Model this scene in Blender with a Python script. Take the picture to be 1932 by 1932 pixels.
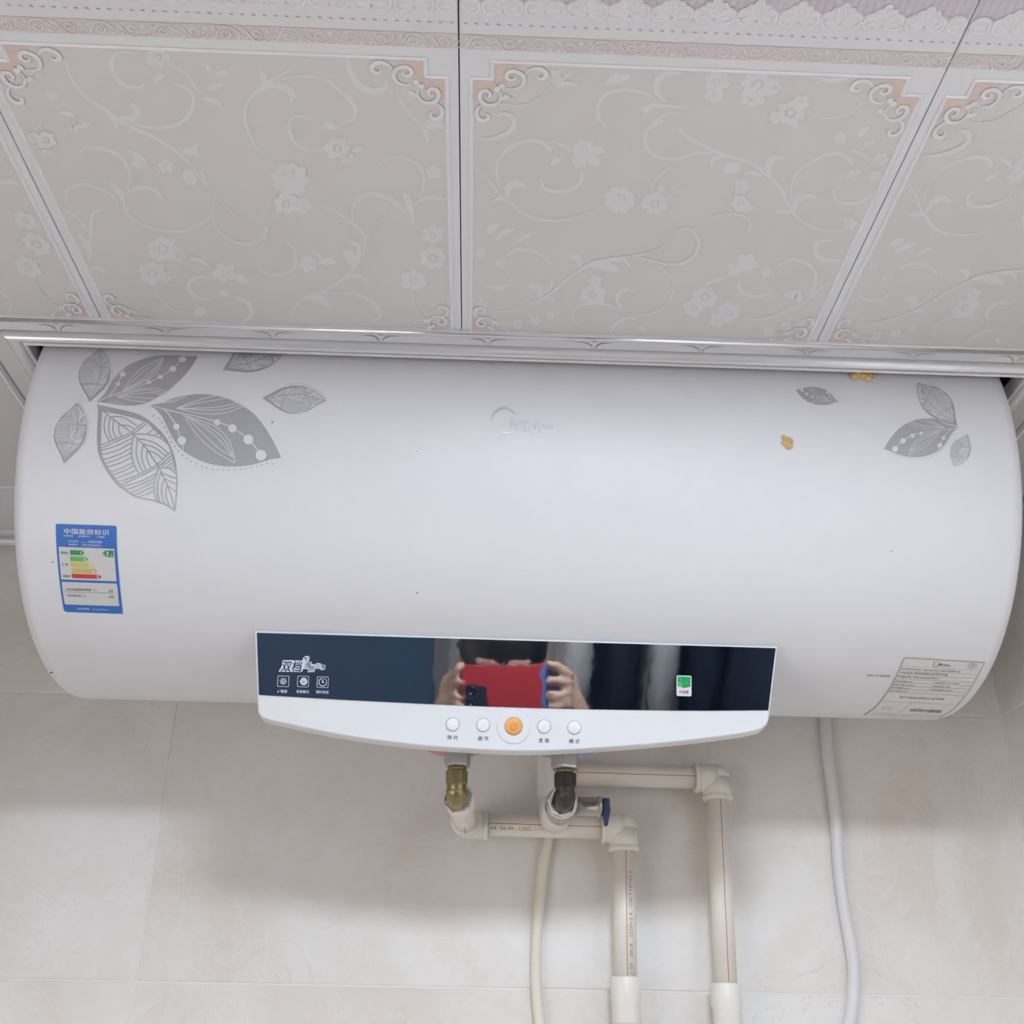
import bpy, bmesh, math, random
from mathutils import Vector, Matrix
random.seed(7)
SC = bpy.context.scene
COL = SC.collection
for o in list(bpy.data.objects): bpy.data.objects.remove(o)

# ---------------------------------------------------------------- camera
H = 1.62                                   # height of the lens above the floor
YAW, PITCH, ROLL, FPX = .02661, .46137, .01742, 2117.8
def basis():
    cy, sy = math.cos(YAW), math.sin(YAW); cp, sp = math.cos(PITCH), math.sin(PITCH)
    F = Vector((sy*cp, cy*cp, sp)); r = Vector((cy, -sy, 0)); u = r.cross(F)
    cr, sr = math.cos(ROLL), math.sin(ROLL)
    return r*cr + u*sr, r*-sr + u*cr, F
CR, CU, CF = basis()
cam_d = bpy.data.cameras.new('camera'); cam = bpy.data.objects.new('camera', cam_d); COL.objects.link(cam)
cam_d.sensor_width = 36; cam_d.lens = FPX/1932*36; cam_d.clip_start = .002
cam.matrix_world = Matrix(((CR.x, CU.x, -CF.x, 0), (CR.y, CU.y, -CF.y, 0), (CR.z, CU.z, -CF.z, H), (0, 0, 0, 1)))
SC.camera = cam
# ---------------------------------------------------------------- world, light, exposure
w = bpy.data.worlds.new('world'); SC.world = w; w.use_nodes = True
w.node_tree.nodes['Background'].inputs[0].default_value = (1, .90, .81, 1)
w.node_tree.nodes['Background'].inputs[1].default_value = 1.6  # warm white fill from outside, enters by the added window
LAMP_POWER = 23.5
LAMP_COLOR = (.77, .885, 1.0)
SC.view_settings.view_transform = 'Standard'; SC.view_settings.look = 'None'
SC.view_settings.gamma = 1; SC.view_settings.use_curve_mapping = False
SC.view_settings.exposure = 1.82
SC.cycles.max_bounces = 10; SC.cycles.diffuse_bounces = 6; SC.cycles.glossy_bounces = 4
SC.cycles.caustics_reflective = False; SC.cycles.caustics_refractive = False

# ---------------------------------------------------------------- key dimensions (metres, lens at origin, z + H)
TY, TZ, TR, TL, TX = .96916, .48444, .18986, .40635, .03085     # tank axis, radius, half length, centre
YW = 1.18367; XR = .5735; XL = -.9; YB = -1.0                 # walls
ZC = .5376; S0 = -.0235; PW = .2907                           # ceiling level, first seam, panel width
Y_OPEN0, Y_OPEN1, Z_LIP = .7507, .7797, .5276                 # trim outer edge, inner edge, lip level
XO_L, XI_L, XI_R, XO_R = -.427, -.381, .4505, .4965
def V(x, y, z): return Vector((x, y, z + H))

# ---------------------------------------------------------------- materials
MATS = {}
def mat(name, col, rough=.5, metal=0, ior=1.5, bump=None, emit=None, coat=0, sss=0):
    if name in MATS: return MATS[name]
    m = bpy.data.materials.new(name); m.use_nodes = True; nt = m.node_tree; b = nt.nodes['Principled BSDF']
    b.inputs['Base Color'].default_value = (*col, 1); b.inputs['Roughness'].default_value = rough
    b.inputs['Metallic'].default_value = metal; b.inputs['IOR'].default_value = ior
    b.inputs['Coat Weight'].default_value = coat; b.inputs['Coat Roughness'].default_value = .1
    if sss: b.inputs['Subsurface Weight'].default_value = sss; b.inputs['Subsurface Scale'].default_value = .01
    if emit: b.inputs['Emission Color'].default_value = (*emit[0], 1); b.inputs['Emission Strength'].default_value = emit[1]
    # faint procedural mottling and relief so no surface is perfectly even
    tc = nt.nodes.new('ShaderNodeTexCoord'); nz = nt.nodes.new('ShaderNodeTexNoise')
    sc, amt, st, dist = bump or (40, .02, .02, .001)
    nz.inputs['Scale'].default_value = sc; nz.inputs['Detail'].default_value = 4
    nt.links.new(tc.outputs['Object'], nz.inputs['Vector'])
    mx = nt.nodes.new('ShaderNodeMix'); mx.data_type = 'RGBA'
    mx.inputs['A'].default_value = (*[c*(1-amt) for c in col], 1); mx.inputs['B'].default_value = (*[min(1, c*(1+amt)) for c in col], 1)
    nt.links.new(nz.outputs['Fac'], mx.inputs['Factor']); nt.links.new(mx.outputs['Result'], b.inputs['Base Color'])
    bp = nt.nodes.new('ShaderNodeBump'); bp.inputs['Strength'].default_value = st; bp.inputs['Distance'].default_value = dist
    nt.links.new(nz.outputs['Fac'], bp.inputs['Height']); nt.links.new(bp.outputs['Normal'], b.inputs['Normal'])
    MATS[name] = m; return m
def tile_mat():
    m = bpy.data.materials.new('marble_tile'); m.use_nodes = True; nt = m.node_tree; N = nt.nodes; L = nt.links; b = N['Principled BSDF']
    b.inputs['Roughness'].default_value = .32
    tc = N.new('ShaderNodeTexCoord'); oi = N.new('ShaderNodeObjectInfo')
    ml = N.new('ShaderNodeMath'); ml.operation = 'MULTIPLY'; ml.inputs[1].default_value = 37
    L.new(oi.outputs['Random'], ml.inputs[0])
    ad = N.new('ShaderNodeVectorMath'); ad.operation = 'ADD'; L.new(tc.outputs['Object'], ad.inputs[0]); L.new(ml.outputs[0], ad.inputs[1])
    def noise(s, d, r=.55, dist=0):
        n = N.new('ShaderNodeTexNoise'); n.inputs['Scale'].default_value = s; n.inputs['Detail'].default_value = d
        n.inputs['Roughness'].default_value = r; n.inputs['Distortion'].default_value = dist; L.new(ad.outputs[0], n.inputs['Vector']); return n
    big = noise(5, 5, .6, .6)
    cr = N.new('ShaderNodeValToRGB'); e = cr.color_ramp.elements
    e[0].position = .36; e[0].color = (.74, .68, .62, 1); e[1].position = .62; e[1].color = (.81, .785, .76, 1)
    L.new(big.outputs['Fac'], cr.inputs[0])
    def vein(s, dist, width, seedoff):
        n = noise(s, 4, .6, dist)
        a = N.new('ShaderNodeMath'); a.operation = 'SUBTRACT'; a.inputs[1].default_value = seedoff; L.new(n.outputs['Fac'], a.inputs[0])
        c = N.new('ShaderNodeMath'); c.operation = 'ABSOLUTE'; L.new(a.outputs[0], c.inputs[0])
        r = N.new('ShaderNodeMapRange'); r.inputs['From Min'].default_value = 0; r.inputs['From Max'].default_value = width
        r.inputs['To Min'].default_value = 1; r.inputs['To Max'].default_value = 0; L.new(c.outputs[0], r.inputs['Value']); return r
    v1 = vein(7, 3.2, .008, .5); v2 = vein(11, 2.5, .05, .56)
    gate = noise(3.2, 2); g = N.new('ShaderNodeMapRange'); g.inputs['From Min'].default_value = .47; g.inputs['From Max'].default_value = .63
    L.new(gate.outputs['Fac'], g.inputs['Value'])
    def mul(a, b_, k=None):
        q = N.new('ShaderNodeMath'); q.operation = 'MULTIPLY'; L.new(a, q.inputs[0])
        if k is None: L.new(b_, q.inputs[1])
        else: q.inputs[1].default_value = k
        return q.outputs[0]
    m1 = mul(mul(v1.outputs[0], g.outputs[0]), None, .34); m2 = mul(v2.outputs[0], None, .22)
    x1 = N.new('ShaderNodeMix'); x1.data_type = 'RGBA'; L.new(m1, x1.inputs['Factor']); L.new(cr.outputs[0], x1.inputs['A']); x1.inputs['B'].default_value = (.50, .40, .30, 1)
    x2 = N.new('ShaderNodeMix'); x2.data_type = 'RGBA'; L.new(m2, x2.inputs['Factor']); L.new(x1.outputs['Result'], x2.inputs['A']); x2.inputs['B'].default_value = (.86, .85, .84, 1)
    L.new(x2.outputs['Result'], b.inputs['Base Color'])
    bp = N.new('ShaderNodeBump'); bp.inputs['Strength'].default_value = .06; bp.inputs['Distance'].default_value = .002
    fn = noise(30, 3); L.new(fn.outputs['Fac'], bp.inputs['Height']); L.new(bp.outputs['Normal'], b.inputs['Normal'])
    return m
M_TILE = tile_mat()
M_GROUT = mat('grout', (.80, .79, .78), .8)
M_TANK = mat('white_enamel', (.715, .722, .755), .45)
M_PLASTIC = mat('white_plastic', (.70, .71, .73), .35)
M_BTN = mat('button_white', (.76, .76, .80), .3)
M_ORANGE = mat('button_orange', (.80, .38, .12), .4)
M_LEAF = mat('silver_print', (.44, .44, .47), .42, metal=.4)
M_LEAFL = mat('pale_silver_print', (.5, .5, .53), .38, metal=.3)
M_LOGO = mat('silver_logo', (.60, .60, .64), .3, metal=.35)
def glass_mat():
    m = mat('black_glass', (.004, .007, .014), .025, ior=2.6, bump=(9, .0, .07, .004)); return m
M_GLASS = glass_mat()
M_INK = mat('grey_ink', (.12, .12, .14), .5)
M_INKW = mat('white_ink', (.62, .66, .72), .5)
M_BLUE = mat('label_blue', (.035, .15, .50), .4)
M_PAPER = mat('label_paper', (.60, .60, .60), .6)
M_G1 = mat('green_dark', (.05, .25, .10), .5); M_G2 = mat('green_mid', (.15, .45, .12), .5)
M_Y1 = mat('yellow', (.60, .54, .12), .5); M_Y2 = mat('ochre', (.58, .46, .16), .5); M_RED = mat('red', (.58, .05, .05), .5)
M_G3 = mat('sticker_green', (.01, .30, .08), .35); M_G4 = mat('sticker_green_pale', (.10, .42, .18), .35)
M_SHEET = mat('panel_sheet', (.72, .735, .77), .42)
M_FIELD = mat('panel_field', (.655, .645, .645), .45, bump=(9, .03, .02, .001))
M_VINE = mat('panel_vine', (.71, .715, .735), .42)
M_RIDGE = mat('panel_ridge', (.80, .81, .84), .38)
M_PEACH = mat('panel_peach', (.68, .575, .525), .45)
M_BAND = mat('panel_band', (.655, .61, .61), .45)
M_BANDS = mat('band_scroll', (.75, .71, .71), .4)
M_LACE = mat('lace', (.71, .70, .74), .42)
M_LACE2 = mat('lace_raised', (.73, .72, .75), .4)
M_MAUVE = mat('mauve', (.615, .565, .62), .5)
M_MAUVE2 = mat('mauve_stripe', (.57, .515, .575), .5)
M_DASH = mat('stitch', (.44, .42, .44), .5)
M_ALU = mat('trim_aluminium', (.74, .75, .77), .22, metal=.35, bump=(20, .0, .0, .001))
M_ALUD = mat('trim_emboss', (.27, .27, .28), .5)
M_BEAD = mat('polished_bead', (.86, .87, .90), .16, metal=.9, bump=(20, 0, 0, .001))
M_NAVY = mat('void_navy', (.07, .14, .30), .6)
M_PIPE = mat('cream_pipe', (.80, .76, .685), .38)
M_FIT = mat('white_fitting', (.82, .79, .735), .34)
M_REDL = mat('red_line', (.55, .08, .07), .5)
M_HOSE = mat('cream_hose', (.78, .73, .63), .35)
M_CABLE = mat('white_cable', (.74, .73, .74), .4)
M_NUT = mat('steel_nut', (.50, .48, .47), .3, metal=.85, bump=(150, .1, .1, .0005))
M_BRASS = mat('aged_brass', (.30, .25, .13), .33, metal=.85, bump=(120, .25, .15, .0005))
M_DARKB = mat('blackened_brass', (.07, .055, .05), .42, metal=.6, bump=(120, .3, .15, .0005))
M_CHROME = mat('chrome', (.62, .58, .54), .16, metal=1)
M_TAPE = mat('thread_tape', (.80, .80, .80), .6)
M_NAVYP = mat('navy_plastic', (.015, .025, .10), .35)
M_PINK = mat('pink_ring', (.62, .30, .28), .4); M_VIOL = mat('violet_ring', (.45, .45, .62), .4)
M_FOAM = mat('yellow_foam', (.62, .44, .20), .8, bump=(60, .2, .5, .003))
M_SPECK = mat('brown_speck', (.10, .06, .04), .7)
M_FLOOR = mat('floor_tile', (.70, .63, .56), .35, bump=(8, .15, .03, .001))
M_SKIN = mat('skin', (.58, .36, .27), .5, sss=.1); M_HAIR = mat('hair', (.012, .010, .009), .5)
M_SHIRT = mat('shirt_cloth', (.20, .18, .17), .85); M_TROU = mat('trouser_cloth', (.03, .035, .05), .9)
M_EYE = mat('eye_white', (.7, .7, .7), .2); M_IRIS = mat('iris', (.03, .015, .01), .2); M_LIP = mat('lip', (.45, .2, .17), .45)
M_CASE = mat('red_case', (.45, .03, .035), .3); M_BLK = mat('black_lens', (.005, .005, .007), .05); M_CASEB = mat('blue_edge', (.10, .2, .5), .3)
M_DOOR = mat('door_blue', (.10, .17, .30), .4); M_DOORF = mat('door_frame', (.30, .30, .32), .5)
M_CLW = mat('white_cloth', (.72, .70, .70), .85, bump=(25, .1, .2, .004)); M_CLN = mat('navy_cloth', (.012, .018, .035), .9); M_CLG = mat('green_cloth', (.03, .07, .05), .9)
M_STEEL = mat('steel', (.6, .6, .6), .25, metal=1)

# ---------------------------------------------------------------- object helpers
def tag(o, label=None, cat=None, group=None, kind=None):
    if label: o['label'] = label
    if cat: o['category'] = cat
    if group: o['group'] = group
    if kind: o['kind'] = kind
    return o
def empty(name, loc=(0, 0, 0), parent=None):
    o = bpy.data.objects.new(name, None); COL.objects.link(o); o.location = loc; o.empty_display_size = .05
    if parent: setp(o, parent)
    return o
def setp(o, p):
    o.parent = p; o.matrix_parent_inverse = Matrix.Identity(4)
    o.location = Vector(o.location) - wloc(p)
def wloc(p):
    v = Vector((0, 0, 0))
    while p is not None: v += Vector(p.location); p = p.parent
    return v
class MB:
    """collects vertices and faces in world coordinates, builds one mesh object"""
    def __init__(s): s.v = []; s.f = []; s.mi = []; s.cur = 0; s.sm = []
    def add(s, vs, fs, smooth=False):
        n = len(s.v); s.v += [tuple(p) for p in vs]
        for f in fs: s.f.append([i+n for i in f]); s.mi.append(s.cur); s.sm.append(smooth)
    def box(s, a, b):
        x0, y0, z0 = a; x1, y1, z1 = b
        s.add([(x0, y0, z0), (x1, y0, z0), (x1, y1, z0), (x0, y1, z0), (x0, y0, z1), (x1, y0, z1), (x1, y1, z1), (x0, y1, z1)],
              [(0, 3, 2, 1), (4, 5, 6, 7), (0, 1, 5, 4), (1, 2, 6, 5), (2, 3, 7, 6), (3, 0, 4, 7)])
    def rev(s, p, d, prof, n=32, smooth=True, cap=True, flat=None):
        """revolve profile [(t along d, radius)] about axis d from p"""
        d = Vector(d).normalized(); a = d.orthogonal().normalized(); b = d.cross(a); p = Vector(p)
        vs = []; fs = []
        for t, r in prof:
            for k in range(n):
                an = 2*math.pi*(k+.5)/n; vs.append(p + d*t + (a*math.cos(an) + b*math.sin(an))*r)
        for i in range(len(prof)-1):
            for k in range(n):
                k2 = (k+1) % n; fs.append((i*n+k, i*n+k2, (i+1)*n+k2, (i+1)*n+k))
        if cap: fs.append(tuple(range(n))[::-1]); fs.append(tuple((len(prof)-1)*n+k for k in range(n)))
        s.add(vs, fs, smooth)
    def tube(s, pts, r, n=16, smooth=True):
        pts = [Vector(p) for p in pts]; m = len(pts); rs = r if isinstance(r, (list, tuple)) else [r]*m
        t0 = (pts[1]-pts[0]).normalized(); a = t0.orthogonal().normalized(); vs = []; fs = []
        for i, p in enumerate(pts):
            t = (pts[min(i+1, m-1)] - pts[max(i-1, 0)]).normalized(); a = (a - t*a.dot(t)).normalized(); b = t.cross(a)
            for k in range(n):
                an = 2*math.pi*k/n; vs.append(p + (a*math.cos(an)+b*math.sin(an))*rs[i])
        for i in range(m-1):
            for k in range(n): k2 = (k+1) % n; fs.append((i*n+k, i*n+k2, (i+1)*n+k2, (i+1)*n+k))
        fs.append(tuple(range(n))[::-1]); fs.append(tuple((m-1)*n+k for k in range(n)))
        s.add(vs, fs, smooth)
    def sphere(s, c, r, sc=(1, 1, 1), n=20, m=12):
        c = Vector(c); vs = []; fs = []
        for i in range(1, m):
            th = math.pi*i/m
            for k in range(n):
                ph = 2*math.pi*k/n; vs.append(c + Vector((math.sin(th)*math.cos(ph)*sc[0], math.sin(th)*math.sin(ph)*sc[1], math.cos(th)*sc[2]))*r)
        vs += [c + Vector((0, 0, r*sc[2])), c - Vector((0, 0, r*sc[2]))]; T = len(vs)-2
        for i in range(m-2):
            for k in range(n): k2 = (k+1) % n; fs.append((i*n+k, (i+1)*n+k, (i+1)*n+k2, i*n+k2))
        for k in range(n):
            k2 = (k+1) % n; fs.append((T, k, k2)); fs.append((T+1, (m-2)*n+k2, (m-2)*n+k))
        s.add(vs, fs, True)
    def capsule(s, a, b, ra, rb, n=16):
        a, b = Vector(a), Vector(b); d = b-a; L = d.length
        if L < 1e-6: s.sphere(a, ra); return
        prof = [(-ra*math.cos(t), max(ra*math.sin(t), 1e-5)) for t in [i*math.pi/2/6 for i in range(7)]]
        prof += [(L+rb*math.sin(t), max(rb*math.cos(t), 1e-5)) for t in [i*math.pi/2/6 for i in range(7)]]
        s.rev(a, d, prof, n)
    def build(s, name, mats, parent=None, bevel=0, auto=True, seg=2):
        me = bpy.data.meshes.new(name); me.from_pydata(s.v, [], s.f)
        if not isinstance(mats, (list, tuple)): mats = [mats]
        for m in mats: me.materials.append(m)
        for p, i, sm in zip(me.polygons, s.mi, s.sm): p.material_index = i; p.use_smooth = sm
        me.update(); o = bpy.data.objects.new(name, me); COL.objects.link(o)
        # object origin at the middle of its own mesh
        if s.v:
            n = len(s.v); c = Vector((sum(q[0] for q in s.v)/n, sum(q[1] for q in s.v)/n, sum(q[2] for q in s.v)/n))
            me.transform(Matrix.Translation(-c)); o.location = c
        if parent: setp(o, parent)
        if bevel:
            b = o.modifiers.new('bevel', 'BEVEL'); b.width = bevel; b.segments = seg; b.limit_method = 'ANGLE'; b.angle_limit = math.radians(40)
            for p in me.polygons: p.use_smooth = True
            try: o.modifiers.new('wn', 'WEIGHTED_NORMAL').keep_sharp = True
            except Exception: pass
        return o

# ---------------------------------------------------------------- surfaces on which prints are laid (photo position -> place on the real surface)
def ray(x, y): return CF + CR*((x-966)/FPX) + CU*((966-y)/FPX)
def on_tank(x, y, off=.0003):
    d = ray(x, y); a = d.y**2+d.z**2; b = -2*(d.y*TY+d.z*TZ); k = TY**2+TZ**2-TR*TR; D = max(b*b-4*a*k, 0)
    P = d*((-b-math.sqrt(D))/2/a); n = Vector((0, P.y-TY, P.z-TZ)).normalized(); P = Vector((P.x, TY, TZ)) + n*(TR+off)
    return P + Vector((0, 0, H))
PEL = math.radians(17.3); PN = Vector((0, -math.cos(PEL), -math.sin(PEL))); PP = Vector((0, .875, .3195)) + PN*.003
def on_panel(x, y, off=0):
    d = ray(x, y); t = PP.dot(PN)/d.dot(PN); return d*t + PN*off + Vector((0, 0, H))
def on_ceil(x, y, off=.0):
    d = ray(x, y); P = d*(ZC/d.z); return Vector((P.x, P.y, ZC-off+H))
def at_y(x, y, Y): d = ray(x, y); P = d*(Y/d.y); return Vector((P.x, P.y, P.z+H))
def spline(pts, n=6, closed=False):
    """Catmull-Rom through 2-D points"""
    P = [Vector(p[:2]) for p in pts]; m = len(P); out = []
    if m < 3 and not closed:
        return [P[0].lerp(P[-1], i/4) for i in range(5)]
    rng = range(m) if closed else range(m-1)
    for i in rng:
        p0 = P[(i-1) % m] if closed or i > 0 else P[0]*2-P[1]; p1 = P[i]; p2 = P[(i+1) % m]
        p3 = P[(i+2) % m] if closed or i+2 < m else P[-1]*2-P[-2]
        for k in range(n):
            t = k/n; out.append(.5*((2*p1)+(p2-p0)*t+(2*p0-5*p1+4*p2-p3)*t*t+(3*p1-p0-3*p2+p3)*t**3))
    if not closed: out.append(P[-1])
    return out
LAY = [0]
def lay():
    LAY[0] = (LAY[0]+1) % 60; return LAY[0]*3e-6
def ribbon(mb, pts, w, surf, taper='none', n=6, off=.0003):
    """printed line of width w (same units as pts) laid on a surface"""
    q = spline(pts, n); m = len(q); L = []; R = []; off += lay()
    for i, p in enumerate(q):
        d = q[min(i+1, m-1)] - q[max(i-1, 0)]
        if d.length < 1e-9: d = Vector((1, 0))
        d.normalize(); nn = Vector((-d.y, d.x)); t = i/(m-1)
        k = {'none': 1, 'both': max(.12, math.sin(math.pi*t)**.6), 'end': max(.12, (1-t)**.7), 'start': max(.12, t**.7), 'grow': .35+.65*t, 'mid': .3+.7*math.sin(math.pi*t)}[taper]
        L.append(p+nn*w*k/2); R.append(p-nn*w*k/2)
    vs = [surf(*p, off) for p in L] + [surf(*p, off) for p in R]
    mb.add(vs, [(i, i+1, m+i+1, m+i) for i in range(m-1)])
def disc(mb, x, y, r, surf, off=.0003, n=16, ry=None):
    off += lay()
    vs = [surf(x+r*math.cos(2*math.pi*k/n), y+(ry or r)*math.sin(2*math.pi*k/n), off) for k in range(n)]
    mb.add(vs, [tuple(range(n))])
def curve_mesh(cu, ymin_step=None):
    o = bpy.data.objects.new('tmp', cu); COL.objects.link(o); dg = bpy.context.evaluated_depsgraph_get()
    me = bpy.data.meshes.new_from_object(o.evaluated_get(dg)); bpy.data.objects.remove(o); bpy.data.curves.remove(cu)
    bm = bmesh.new(); bm.from_mesh(me); bpy.data.meshes.remove(me)
    return bm
def slice_bm(bm, step):
    if not bm.verts: return
    y0 = min(v.co.y for v in bm.verts); y1 = max(v.co.y for v in bm.verts); y = (math.floor(y0/step)+1)*step
    while y < y1:
        bmesh.ops.bisect_plane(bm, geom=bm.verts[:]+bm.edges[:]+bm.faces[:], plane_co=(0, y, 0), plane_no=(0, 1, 0)); y += step
def add_bm(mb, bm, fn):
    bm.verts.ensure_lookup_table(); mb.add([fn(v.co) for v in bm.verts], [[v.index for v in f.verts] for f in bm.faces]); bm.free()
def fill(mb, loops, surf, off=.0003, step=8):
    """filled outline (extra loops cut holes), sliced so that it follows the curved surface"""
    cu = bpy.data.curves.new('f', 'CURVE'); cu.dimensions = '2D'; cu.fill_mode = 'BOTH'
    for lp in loops:
        s = cu.splines.new('POLY'); s.points.add(len(lp)-1); s.use_cyclic_u = True
        for i, p in enumerate(lp): s.points[i].co = (p[0]/100, p[1]/100, 0, 1)
    bm = curve_mesh(cu); bmesh.ops.scale(bm, vec=(100, 100, 100), verts=bm.verts); slice_bm(bm, step)
    add_bm(mb, bm, lambda c: surf(c.x, c.y, off))
FONT = None
def text(mb, s, x, y, size, surf, off=.0005, rt=(1, .033), up=(0, -1), cx=False, sx=1, bold=0, step=None):
    """lettering; x,y baseline start (photo px), size px per em, rt and up the writing directions"""
    cu = bpy.data.curves.new('t', 'FONT'); cu.body = s; cu.size = 1; cu.offset = bold; cu.resolution_u = 3
    cu.align_x = 'CENTER' if cx else 'LEFT'
    bm = curve_mesh(cu)
    if step: slice_bm(bm, step/size)
    add_bm(mb, bm, lambda c: surf(x + (c.x*sx*rt[0] + c.y*up[0])*size, y + (c.x*sx*rt[1] + c.y*up[1])*size, off))

# ================================================================= THE ROOM
SETTING = []
def struct(o): tag(o, kind='structure'); return o
FL = -H
# floor
fl = struct(empty('floor', V(0, 0, FL)))
mb = MB(); mb.box((XL, YB, -.05), (XR, YW, -.003)); mb.build('grout_bed', M_GROUT, fl)
proto = None
nx, ny = 5, 7
for i in range(nx):
    for j in range(ny):
        x0 = XL + (XR-XL)*i/nx; x1 = XL+(XR-XL)*(i+1)/nx; y0 = YB+(YW-YB)*j/ny; y1 = YB+(YW-YB)*(j+1)/ny
        if proto is None:
            mb = MB(); mb.box((x0+.001, y0+.001, -.003), (x1-.001, y1-.001, 0)); proto = mb.build('tile', M_FLOOR, fl); base = (x0, y0); l0 = Vector(proto.location)
        else:
            c = proto.copy(); COL.objects.link(c); c.location = l0 + Vector((x0-base[0], y0-base[1], 0))
# tiled walls
TH = .284; TW = .568; ZG = .071; XG = -.3237
def tile_wall(name, axis, pos, lo, hi, ref, inward, zlo=-H, zhi=.56, hole=None):
    """axis 'y': wall plane y=pos running along x; tiles 568 x 284 in stacked bond"""
    wl = struct(empty(name, V(pos if axis == 'x' else 0, pos if axis == 'y' else 0, -H)))
    t = .008
    mb = MB(); a = .02
    if axis == 'y': q0 = (lo-.06, min(pos+inward*.0012, pos-inward*a), 0); q1 = (hi+.06, max(pos+inward*.0012, pos-inward*a), 1.0+H)
    else: q0 = (min(pos+inward*.0012, pos-inward*a), lo-.06, 0); q1 = (max(pos+inward*.0012, pos-inward*a), hi+.06, 1.0+H)
    # the masonry goes on above the suspended ceiling
    if hole:
        h0, h1, g0, g1 = hole; g0 += H; g1 += H
        mb.box(q0, (q1[0], h0, q1[2])); mb.box((q0[0], h1, q0[2]), q1); mb.box((q0[0], h0, q0[2]), (q1[0], h1, g0)); mb.box((q0[0], h0, g1), (q1[0], h1, q1[2]))
    else: mb.box(q0, q1)
    mb.build('grout_bed', M_GROUT, wl)
    n0 = math.floor((lo-ref)/TW); k0 = math.floor((zlo-ZG)/TH); cache = {}
    for i in range(n0, 12):
        a0 = max(ref+i*TW, lo); a1 = min(ref+(i+1)*TW, hi)
        if a1-a0 < .01: continue
        for k in range(k0, 8):
            b0 = max(ZG+k*TH, zlo); b1 = min(ZG+(k+1)*TH, zhi)
            if b1-b0 < .01: continue
            if hole and a0 > hole[0]-.01 and a1 < hole[1]+.01 and b0 > hole[2]-.01 and b1 < hole[3]+.01: continue
            key = (round(a1-a0, 4), round(b1-b0, 4)); g = .0007
            if key not in cache:
                mb = MB(); ww = (a1-a0)/2-g; hh = (b1-b0)/2-g
                if axis == 'y': mb.box((-ww, -t/2, -hh), (ww, t/2, hh))
                else: mb.box((-t/2, -ww, -hh), (t/2, ww, hh))
                o = mb.build('tile', M_TILE, None, bevel=.0012); cache[key] = o
            else: o = cache[key].copy(); COL.objects.link(o); o.parent = None
            c = V(pos, (a0+a1)/2, (b0+b1)/2) if axis == 'x' else V((a0+a1)/2, pos, (b0+b1)/2)
            if axis == 'y': c.y = pos + inward*(.0020-t/2) + random.uniform(-1, 1)*.00025
            else: c.x = pos + inward*(.0020-t/2) + random.uniform(-1, 1)*.00025
            o.location = c; setp(o, wl)
    return wl
tile_wall('wall_back', 'y', YW+.002, XL, XR, XG, -1)
tile_wall('wall_right', 'x', XR+.002, YB, YW, YW-.30, -1)
HY0, HY1, HZ0, HZ1 = YW-.30-3*TW, YW-.30-TW, ZG-2*TH, ZG  # wall opening for the added fill window
tile_wall('wall_left', 'x', XL-.002, YB, YW, YW-.30, 1, hole=(HY0, HY1, HZ0, HZ1))
fill_win = struct(empty('fill_window_1', V(XL, (HY0+HY1)/2, HZ0)))  # window added out of view, gives warm fill to the shadows
mb = MB(); wf = .03
for a0, a1, b0, b1 in ((HY0, HY1, HZ0, HZ0+wf), (HY0, HY1, HZ1-wf, HZ1), (HY0, HY0+wf, HZ0+wf, HZ1-wf), (HY1-wf, HY1, HZ0+wf, HZ1-wf), ((HY0+HY1)/2-wf/2, (HY0+HY1)/2+wf/2, HZ0+wf, HZ1-wf)):
    mb.box((XL-.022, a0, b0+H), (XL+.004, a1, b1+H))
mb.build('fill_window_frame', M_PLASTIC, fill_win)
pm = bpy.data.materials.new('fill_window_pane'); pm.use_nodes = True; nt = pm.node_tree; nt.nodes.remove(nt.nodes['Principled BSDF'])
t_ = nt.nodes.new('ShaderNodeBsdfTransparent'); g_ = nt.nodes.new('ShaderNodeBsdfGlossy'); g_.inputs['Roughness'].default_value = .05; m_ = nt.nodes.new('ShaderNodeMixShader'); m_.inputs[0].default_value = .06
nt.links.new(t_.outputs[0], m_.inputs[1]); nt.links.new(g_.outputs[0], m_.inputs[2]); nt.links.new(m_.outputs[0], nt.nodes['Material Output'].inputs[0])
for a0, a1 in ((HY0+wf, (HY0+HY1)/2-wf/2), ((HY0+HY1)/2+wf/2, HY1-wf)):
    mb = MB(); mb.box((XL-.012, a0, HZ0+wf+H), (XL-.009, a1, HZ1-wf+H)); mb.build('fill_window_pane', pm, fill_win)
pl = bpy.data.lights.new('fill_portal', 'AREA'); pl.shape = 'RECTANGLE'; pl.size = HY1-HY0; pl.size_y = HZ1-HZ0; pl.cycles.is_portal = True
po = bpy.data.objects.new('fill_portal', pl); COL.objects.link(po); po.location = V(XL-.03, (HY0+HY1)/2, (HZ0+HZ1)/2); po.rotation_euler = (math.radians(90), 0, math.radians(-90))  # sampling portal for the fill light of the added window
tile_wall('wall_front', 'y', YB-.002, XL, XR, XG+.05, 1)
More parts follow.
